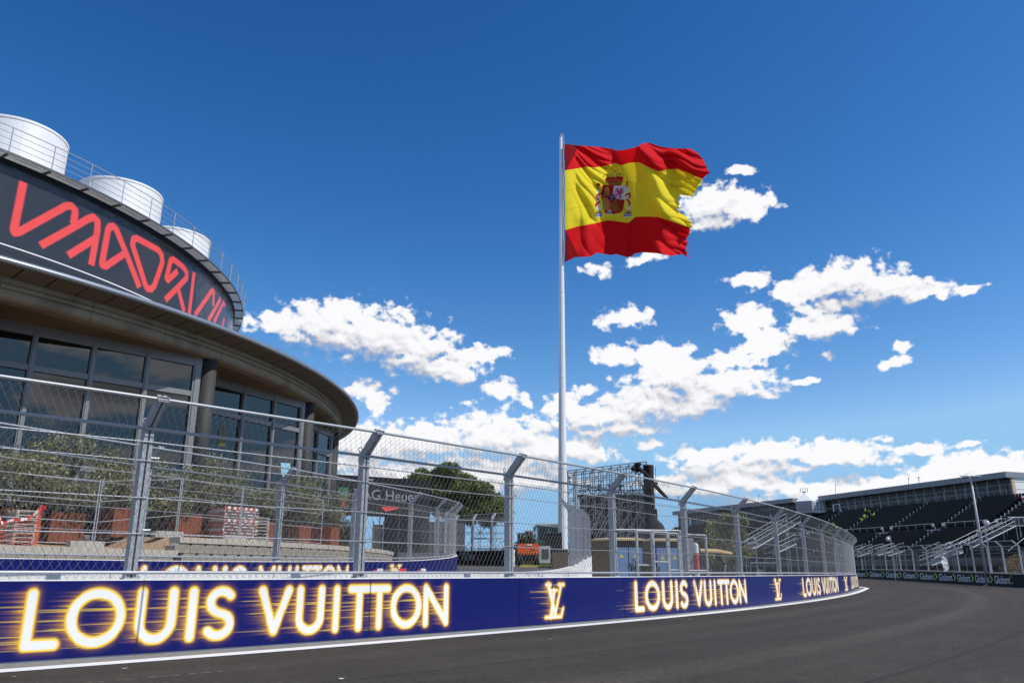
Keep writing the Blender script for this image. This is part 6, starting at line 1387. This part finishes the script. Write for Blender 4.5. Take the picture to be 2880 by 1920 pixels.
    if near: mb = MB(); mb.obox(at(-near, 1.2, 0), at(-.3, 1.2, 0), .1, g0, fz - .5); mb.build('rear_sheet', 'black_fabric', t0)
    if detail:      # near end: open steel frame
        for k_ in range(0, rows, 3):
            o2, z2 = ROW[k_]; rod('end_upright', at(-.1 - near, o2, g0), at(-.1 - near, o2, z2), .04, 'stand_steel', t0, 6)
            if k_ + 3 < rows: o3, z3 = ROW[k_ + 3]; rod('end_brace', at(-.1 - near, o2, z2 - .4), at(-.1 - near, o3, g0), .03, 'stand_steel', t0, 6); rod('end_rail', at(-.1 - near, o2, z2 + 1.1), at(-.1 - near, o3, z3 + 1.1), .03, 'stand_steel', t0, 6)
    return t0, at, ROW, L
rA, rB = aty(2838, 1327, 120), aty(2318, 1395, 157); rC, rD = aty(2236, 1401, 162), aty(1905, 1438, 196)
S1 = stand('grandstand', 'black seated grandstand with glazed suites on top, at the right', rA[:2], rB[:2], rA[2], rB[2], floor_z=aty(2800, 1398, 121)[2], modules=10, near=13.0, aisle=(-.1, .12, .37, .62, .86))
S2 = stand('grandstand', 'farther grandstand behind the young trees, left of the white tent', rC[:2], rD[:2], rC[2], rD[2], floor_z=rC[2] - 4.0, modules=8, detail=False, seat_step=.75)
# small antennas on the suites
for i, (u, v0, v1, y) in enumerate([(2350, 1362, 1390, 152), (2555, 1343, 1362, 140), (2584, 1342, 1362, 138), (2134, 1392, 1413, 165)]):
    p = aty(u, v1 + 2, y); q = aty(u, v0, y); t_ = thing('antenna', ['thin antenna at the left end of the suites roof', 'thin antenna left of its taller neighbour on the roof', 'antenna with a small head near the roof middle', 'thin antenna above the farther stand'][i], 'antenna', tuple(p)); rod('mast', p, q, .04, 'steel_dark', t_, 6); mb = MB(); mb.box(q, (.18, .18, .14)); mb.build('head', 'steel_dark', t_)
# white tent between the stands
a, b_, c_ = aty(2241, 1440, 158), aty(2286, 1440, 156), aty(2325, 1440, 157); zb4, ze = aty(2285, 1442, 157)[2], aty(2285, 1408, 157)[2]; zap = aty(2300, 1383, 159)[2]; g0 = gz(b_[0], 157)
t_ = thing('hospitality_tent', 'white pagoda tent on a platform between the two stands', 'tent', (b_[0], 157, g0)); f0 = a[:2]; f1 = b_[:2]; f2 = c_[:2]; bk = np.array([a[0] + 3, a[1] + 8]); 
for p, q, nm in ((f0, f1, 'side_wall'), (f1, f2, 'front_wall')):
    n_ = 4
    for k_ in range(n_): e0, e1 = p + (q - p) * k_ / n_, p + (q - p) * (k_ + 1) / n_; mb = MB(); ee = (e1 - e0) / np.hypot(*(e1 - e0)) * .03; mb.obox(e0 + ee, e1 - ee, .06, zb4, ze); mb.build('wall_panel', 'tent_white' if nm == 'front_wall' else 'dull_white', t_)
mb = MB(); ap = ((f0 + f2) / 2 + (0, 3)); mb.add([(*f0, ze), (*f1, ze), (*f2, ze), (f2[0] + 3, f2[1] + 6, ze), (f0[0] + 3, f0[1] + 7, ze), (*ap, zap)], [(0, 1, 5), (1, 2, 5), (2, 3, 5), (3, 4, 5), (4, 0, 5)]); mb.build('roof', 'tent_white', t_)
mb = MB(); mb.add([(*f0, g0), (*f1, g0), (*f2, g0), (f2[0], f2[1] + 5, g0), (f0[0], f0[1] + 5, g0)] + [(*f0, zb4), (*f1, zb4), (*f2, zb4), (f2[0], f2[1] + 5, zb4), (f0[0], f0[1] + 5, zb4)], [(0, 1, 6, 5), (1, 2, 7, 6), (2, 3, 8, 7), (3, 4, 9, 8), (4, 0, 5, 9), (5, 6, 7, 8, 9)]); mb.build('platform', 'black', t_)
n_ = 4; d_ = (f2 - f1) / n_; nn_ = np.array([d_[1], -d_[0]]); nn_ = nn_ / np.hypot(*nn_)
for i in range(n_):
    for k_ in range(3): p = f1 + d_ * (i + .5) + nn_ * .05; z = zb4 + (ze - zb4) * (.32 + .24 * k_); mb = MB(); mb.obox(p - d_ * .28, p + d_ * .28, .03, z - .2, z + .2); mb.build('window_print', 'dull_white', t_)
mb = MB(); e = np.hypot(*(f2 - f1)); rod('lantern_post', (*ap, zap), (*ap, zap + .2), .3, 'steel_dark', t_, 6); 
for k_ in range(4): a4 = k_ * math.pi / 2; rod('lantern_bar', (ap[0] + .7 * math.cos(a4), ap[1] + .7 * math.sin(a4), zap + .1), (ap[0] + .7 * math.cos(a4), ap[1] + .7 * math.sin(a4), zap + 1.0), .05, 'steel_dark', t_, 6)
rod('tent_rail', (*f0, zb4 + .7), (*f1, zb4 + .7), .05, 'steel_dark', t_, 6)

# workers in lime vests on the stands
def place_worker(u, v, st, kind, label):
    t0_, at, ROW, L = st; best = None
    for k_, (o_, z) in enumerate(ROW):
        for a in np.arange(.5, L, .5):
            p = at(a, o_ + .55, z); pu, pv = proj(p); e = (pu - u) ** 2 + (pv - v) ** 2
            if best is None or e < best[0]: best = (e, p)
    o = bpy.data.objects.new('person', WM[kind]); COL.objects.link(o); o.scale = (.9,) * 3; o.location = best[1]; o.rotation_euler = (0, 0, rng.uniform(0, 6)); tag(o, label, 'person', 'workers on the stand')
for u, v, k_, lab in [(2437, 1452, 0, 'worker in a lime vest standing, left of the cluster on the seats'), (2447, 1454, 1, 'worker in a lime vest bending in the middle of the cluster'), (2455, 1460, 1, 'worker in a lime vest bending at the right of the cluster'), (2433, 1468, 0, 'worker in a lime vest just below the cluster'), (2427, 1478, 1, 'worker in a lime vest bending lowest on the seats, alone'),
                       (2343, 1495, 0, 'worker in a lime vest seen through the overhang mesh, left of a pair'), (2350, 1497, 1, 'worker in a lime vest seen through the overhang mesh, right of a pair'), (2313, 1514, 0, 'worker in a lime vest with white helmet lowest behind the mesh'), (2332, 1506, 1, 'worker in a lime vest half hidden by a fence post')]:
    place_worker(u, v, S1, k_, lab)

# access stairs with white handrails in front of the stand
def stair(name, label, pa, pb, w_=1.4, grp='access stairs', n=9, posts=True):
    pa = np.array(pa, float); pb = np.array(pb, float); t0 = thing(name, label, 'stairs', (pa[0], pa[1], gz(pa[0], pa[1])), grp); d = pb - pa; h_ = np.hypot(d[0], d[1]); s_ = np.array([-d[1], d[0], 0]) / h_ * w_ / 2; rz = math.atan2(d[1], d[0])
    for k_ in range(n): p = pa + d * (k_ + .5) / n; mb = MB(); mb.box(p, (h_ / n * .9, w_, .05), Matrix.Rotation(rz, 3, 'Z')); mb.build('tread', 'galv', t0)
    for sg in (-1, 1):
        rod('stringer', pa + s_ * sg - (0, 0, .08), pb + s_ * sg - (0, 0, .08), .07, 'galv', t0, 6)
        for hh in (.55, 1.0): rod('handrail', pa + s_ * sg + (0, 0, hh), pb + s_ * sg + (0, 0, hh), .032, 'stand_steel', t0, 6)
        for f_ in np.linspace(0, 1, max(2, n // 3)): p = pa + d * f_ + s_ * sg; rod('baluster', p, p + (0, 0, 1.0), .025, 'stand_steel', t0, 6)
    if posts:
        for sg in (-1, 1): p = pb + s_ * sg; rod('support', (p[0], p[1], gz(p[0], p[1])), p, .05, 'stand_steel', t0, 6)
    return t0
def stair_px(u0, v0, y0, u1, v1, y1, lab, **k): return stair('access_stair', lab, aty(u0, v0, y0), aty(u1, v1, y1), **k)
stair_px(2680, 1556, 100, 2838, 1478, 104, 'long white railed stair climbing to the right end of the stand', n=18, w_=1.8)
stair_px(2612, 1566, 102, 2660, 1546, 104, 'short railed stair right of the hanging white cloth'); stair_px(2650, 1566, 102, 2697, 1545, 104, 'short railed stair left of the black loudspeaker')
stair_px(2455, 1560, 112, 2500, 1548, 114, 'short railed stair left of the camera pole'); stair_px(2485, 1562, 112, 2531, 1547, 114, 'short railed stair at the camera pole'); stair_px(2400, 1564, 116, 2442, 1550, 118, 'railed stair beside the end of the blue barrier')
stair_px(2604, 1588, 98, 2648, 1572, 100, 'low railed stair near the white cloth')
stair_px(2096, 1545, 90, 2232, 1466, 96, 'long railed stair rising behind the young trees', n=20, w_=1.8); stair_px(2060, 1558, 88, 2110, 1536, 90, 'low railed stair between the young trees'); stair_px(2165, 1556, 92, 2225, 1528, 94, 'short railed stair behind the fence below the long one')
# platform at the top of the long stair with pink cladding
p = aty(2862, 1478, 104); g0 = gz(p[0], 104); t_ = thing('stair_platform', 'scaffold platform at the right frame edge above the pink sheets', 'platform', (p[0], 104, g0)); mb = MB(); mb.box((p[0] + 1.2, 105, p[2]), (5, 3, .12)); mb.build('deck', 'galv', t_)
for dx in (-1.2, 0, 1.2, 2.4):
    for dy in (-1.4, 1.4): rod('upright', (p[0] + 1.2 + dx, 105 + dy, g0), (p[0] + 1.2 + dx, 105 + dy, p[2] + 1.1), .05, 'stand_steel', t_, 6)
for k_ in range(22): rod('baluster', (p[0] - 1.2 + k_ * .22, 103.55, p[2]), (p[0] - 1.2 + k_ * .22, 103.55, p[2] + 1.05), .018, 'stand_steel', t_, 5)
rod('handrail', (p[0] - 1.3, 103.55, p[2] + 1.05), (p[0] + 3.7, 103.55, p[2] + 1.05), .045, 'rail_white', t_, 6)
for k_ in range(4): rod('brace', (p[0] - 1 + k_ * 1.1, 103.5, g0 + .2), (p[0] + k_ * 1.1, 103.5, p[2] - .2), .035, 'stand_steel', t_, 6)
a, b_ = aty(2838, 1500, 108), aty(2905, 1500, 106); t_ = thing('pink_screen', 'magenta fabric screen under the scaffold platform at the right edge', 'screen', (a[0], 108, gz(a[0], 108))); zs = [aty(2860, v, 107)[2] for v in (1492, 1518, 1522, 1590)]
for k_, (z1, z0) in enumerate(((zs[0], zs[1]), (zs[2], zs[3]))):
    mb = MB(); mb.obox(a, b_, .08, max(z0, gz(a[0], 108)), z1); mb.build('sheet', 'pink', t_)
mb = MB(); q = aty(2858, 1403, 120); mb.box((q[0] + 1, 120.3, q[2] - .1), (3.4, .1, .8)); mb.build('sheet', 'pink', t_)
for i, (u, y, hv, wd, n, lab) in enumerate([(2832, 86, 1568, 1.8, 900, 'dry tan bush behind the fence near the right edge'), (2868, 84, 1552, 2.2, 1200, 'larger dry tan bush at the right frame edge')]):
    p = aty(u, 1610, y); z0 = gz(p[0], y); hh = aty(u, hv, y)[2] - z0; tree('dry_bush', lab, (p[0], y, z0), hh, clumps(wd * .6, .8, .2, hh * .9, 12, .5, 100 + i), .04, n, .09, 'dry_leaf', 'bark', 110 + i, 'dry bushes', asp=.25, limbs=4, cat='bush')

# ------------------------------------------------------------------ outer barrier with repeated word, its fence and fittings
qg = lambda u: GL.S[np.argmin(np.abs(GL.az - ray(u, 1610)[0] / ray(u, 1610)[1]))]
q_end = qg(2867); q_far = qg(2414) - 6; tg = thing('advertising_barrier', 'black barrier with a repeated pale word across the track', 'barrier', tuple(GL.at(q_end)))
us = [2396, 2443, 2488, 2536, 2585, 2635, 2687, 2738, 2792, 2850]; qs = [q_far] + [qg(u) for u in us]
mb = MB()
for a, b_ in zip(qs[:-1], qs[1:]):
    p0, p1 = GL.at(a + .01), GL.at(b_ - .01); mb = MB(); z0 = min(p0[2], p1[2]); q0 = GL.at(a + .01, -.2); q1 = GL.at(b_ - .01, -.2)
    V = [p0, p1, q1, q0]; mb.add([(*v[:2], v[2] - .1) for v in V] + [(*v[:2], v[2] + 1.1) for v in V], [(0, 3, 2, 1), (4, 5, 6, 7), (0, 1, 5, 4), (1, 2, 6, 5), (2, 3, 7, 6), (3, 0, 4, 7)]); mb.build('panel', 'black', tg)
    mb = MB(); tp = [GL.at(a + .01, -.22), GL.at(b_ - .01, -.22), GL.at(b_ - .01, -.75), GL.at(a + .01, -.75)]
    mb.add([(*v[:2], v[2] - .1) for v in tp] + [(*v[:2], v[2] + 1.1) for v in tp], [(0, 3, 2, 1), (4, 5, 6, 7), (0, 1, 5, 4), (1, 2, 6, 5), (2, 3, 7, 6), (3, 0, 4, 7)]); mb.build('concrete_block', 'concrete', tg)
    d = (p1 - p0)[:2]; L = np.hypot(*d); d = d / L; nn_ = np.array([d[1], -d[0]])
    pos = p0 + np.array([*(d * L * .06 + nn_ * .012), .22])
    text_obj('letter', 'Globant', 1.0, 'glob_white', pos, math.atan2(d[1], d[0]), tg, width=L * .74, stretch=.98)
    mb = MB(); w0 = p0[:2] + d * L * .83 + nn_ * .012; zb5 = p0[2] + .22; t5 = L * .05
    mb.add([(*w0, zb5 + .68), (*(w0 + d * t5), zb5 + .68), (*(w0 + d * (L * .10 + t5)), zb5 + .34), (*(w0 + d * t5), zb5), (*w0, zb5), (*(w0 + d * L * .10), zb5 + .34)], [(0, 5, 2, 1), (5, 4, 3, 2)]); mb.build('chevron', 'glob_green', tg)
p0, p1 = GL.at(qs[-1] + .01), GL.at(GL.S[-1]); mb = MB(); mb.obox(p0, p1, .5, -.1, 1.1); mb.build('panel', 'black', tg)
strip('outer_edge_line', GL, [.5, .66], qg(2780), GL.S[-1], 1.0, 'white_paint', .01, gtrack)
ug = [2449, 2486, 2525, 2565, 2605, 2647, 2687, 2730, 2774, 2818, 2863]
PG = [GL.at(qg(2449) - 8, -.35) + (0, 0, 1.1), GL.at(qg(2449) - 4, -.35) + (0, 0, 1.1)] + [GL.at(qg(u), -.35) + (0, 0, 1.1) for u in ug]
fence('debris_fence', 'mesh fence on the black barrier across the track before the stand', PG, 1, hk=2.35, arm_out=.5, arm_up=.45, r=.003, detail=0, tube=.03, cab=.010, pitch=(.16, .24), wd=.13)
# floodlight mast
Yp = 77.5; p = aty(2772, 1606, Yp); g0 = gz(p[0], Yp); zt7 = aty(2731, 1342, Yp)[2]; ml = thing('floodlight_mast', 'tall slim floodlight mast in front of the stand at the right', 'light mast', (p[0], Yp, g0))
mb = MB(); mb.tube((p[0], Yp, g0), (p[0], Yp, zt7), .16, 14, .085); mb.build('mast', 'galv', ml, True); mb = MB(); mb.box((p[0], Yp, g0 + .04), (.5, .5, .08)); mb.build('foot_plate', 'galv', ml)
rod('cross_arm', (p[0] - .75, Yp, zt7 - .05), (p[0] + .75, Yp, zt7 - .05), .05, 'galv', ml, 8)
for sx_ in (-.75, -.3, .3, .75):
    q = np.array([p[0] + sx_, Yp - .1, zt7 + .10]); mb = MB(); mb.box(q, (.40, .5, .07), Matrix.Rotation(.25, 3, 'X')); mb.box(q + (0, .05, -.1), (.08, .08, .16)); mb.build('floodlight', 'galv', ml)
mb = MB()
for dx in (-.25, .25): mb.ball((p[0] + dx, Yp - .15, g0 + 4.9), .13, 10)
mb.build('loud_horn', 'concrete_beige', ml)
# dome camera poles
for i, (u, v0, v1, y, uc, lab) in enumerate([(2516, 1606, 1508, 94, 2508, 'camera pole with a white dome left of the stand stairs'), (2790, 1606, 1462, 80, 2783, 'camera pole with a white dome right of the floodlight mast')]):
    p = aty(u, v0, y); q = aty(u - (3 if i == 0 else 14), v1, y); g0 = gz(p[0], y); t_ = thing('camera_pole', lab, 'camera pole', (p[0], y, g0)); rod('pole', (p[0], y, g0), (p[0], y, q[2]), .06, 'galv', t_, 8); c = aty(uc, v1 + 8, y); c[0] = p[0] + (-.3 if i == 0 else .3)
    rod('arm', (p[0], y, q[2]), (c[0], y, q[2]), .04, 'galv', t_, 6); mb = MB(); mb.ball((c[0], y, q[2] - .28), .2, 12, (1, 1, 1.3)); mb.build('dome', 'white', t_, True); mb = MB(); mb.tube((c[0], y, q[2] - .12), (c[0], y, q[2]), .12, 8); mb.build('bracket', 'galv', t_)
# loudspeaker box and white cloth on the fence
p = aty(2718, 1545, 78); fpz = PG[9]; t_ = thing('loudspeaker', 'black loudspeaker box hung on the fence below the stand', 'loudspeaker', (p[0], p[1], p[2] - .7)); Mx = Matrix.Rotation(R(12), 3, 'Z'); mb = MB(); mb.box(p, (.46, .35, .78), Mx); mb.build('cabinet', 'black', t_); mb = MB(); mb.box(p + (0, -.185, -.02), (.40, .02, .70), Mx); mb.build('grille', 'black_fabric', t_); mb = MB(); mb.box(p + (0, 0, .45), (.1, .1, .14)); mb.box(p + (0, .18, .1), (.3, .06, .08)); mb.build('bracket', 'galv', t_)
c0, c1 = aty(2652, 1563, 87), aty(2660, 1604, 86.5); mb = MB(); n_ = 12; m_ = 8
for i in range(n_):
    f_ = i / (n_ - 1); cc_ = c0 + (c1 - c0) * f_; w_ = .16 + .16 * math.sin(math.pi * f_) + .06 * math.sin(i * 1.7)
    for j in range(m_): h_ = j / (m_ - 1) - .5; mb.v.append((cc_[0] + w_ * h_ * 2 + .05 * math.sin(i * .9), cc_[1] + .12 * math.sin(j * 1.9 + i * .6) - .1, cc_[2] - .05 * math.cos(h_ * 3)))
mb.f = [(i * m_ + j, (i + 1) * m_ + j, (i + 1) * m_ + j + 1, i * m_ + j + 1) for i in range(n_ - 1) for j in range(m_ - 1)]
o = mb.build('hanging_cloth', 'white', None, True); tag(o, 'white cloth hanging on the fence across the track', 'cloth')

# ------------------------------------------------------------------ litter on the track
lf = MB(); lf.add([(-.05, 0, .004), (-.015, -.022, .012), (.05, 0, .02), (.01, .026, .006), (0, 0, .018)], [(0, 1, 4), (1, 2, 4), (2, 3, 4), (3, 0, 4)])
me_l = bpy.data.meshes.new('leaf'); me_l.from_pydata(lf.v, [], lf.f); me_l.materials.append(MATS['dry_leaf'])
me_p = bpy.data.meshes.new('scrap'); me_p.from_pydata([(x * 1.2, y * 1.2, z) for x, y, z in lf.v], [], lf.f); me_p.materials.append(MATS['white'])
for i, (u, v, k_) in enumerate([(425, 1840, 0), (180, 1862, 0), (730, 1819, 0), (1222, 1786, 0), (2028, 1733, 0), (1940, 1741, 1), (1548, 1797, 1), (2322, 1692, 1), (2358, 1705, 1), (2384, 1704, 1), (960, 1908, 1), (40, 1902, 0), (350, 1880, 1), (1680, 1828, 1)]):
    p = atz(u, v, .01); o = bpy.data.objects.new('dry_leaf' if k_ == 0 else 'paper_scrap', me_p if k_ else me_l); COL.objects.link(o); o.location = p; o.rotation_euler = (0, 0, rng.uniform(0, 6)); s_ = rng.uniform(.4, .8); o.scale = (s_,) * 3
    tag(o, 'small white scrap lying on the track asphalt' if k_ else 'small brown leaf lying near the white line', 'scrap' if k_ else 'leaf', 'paper scraps on the track' if k_ else 'fallen leaves by the line')
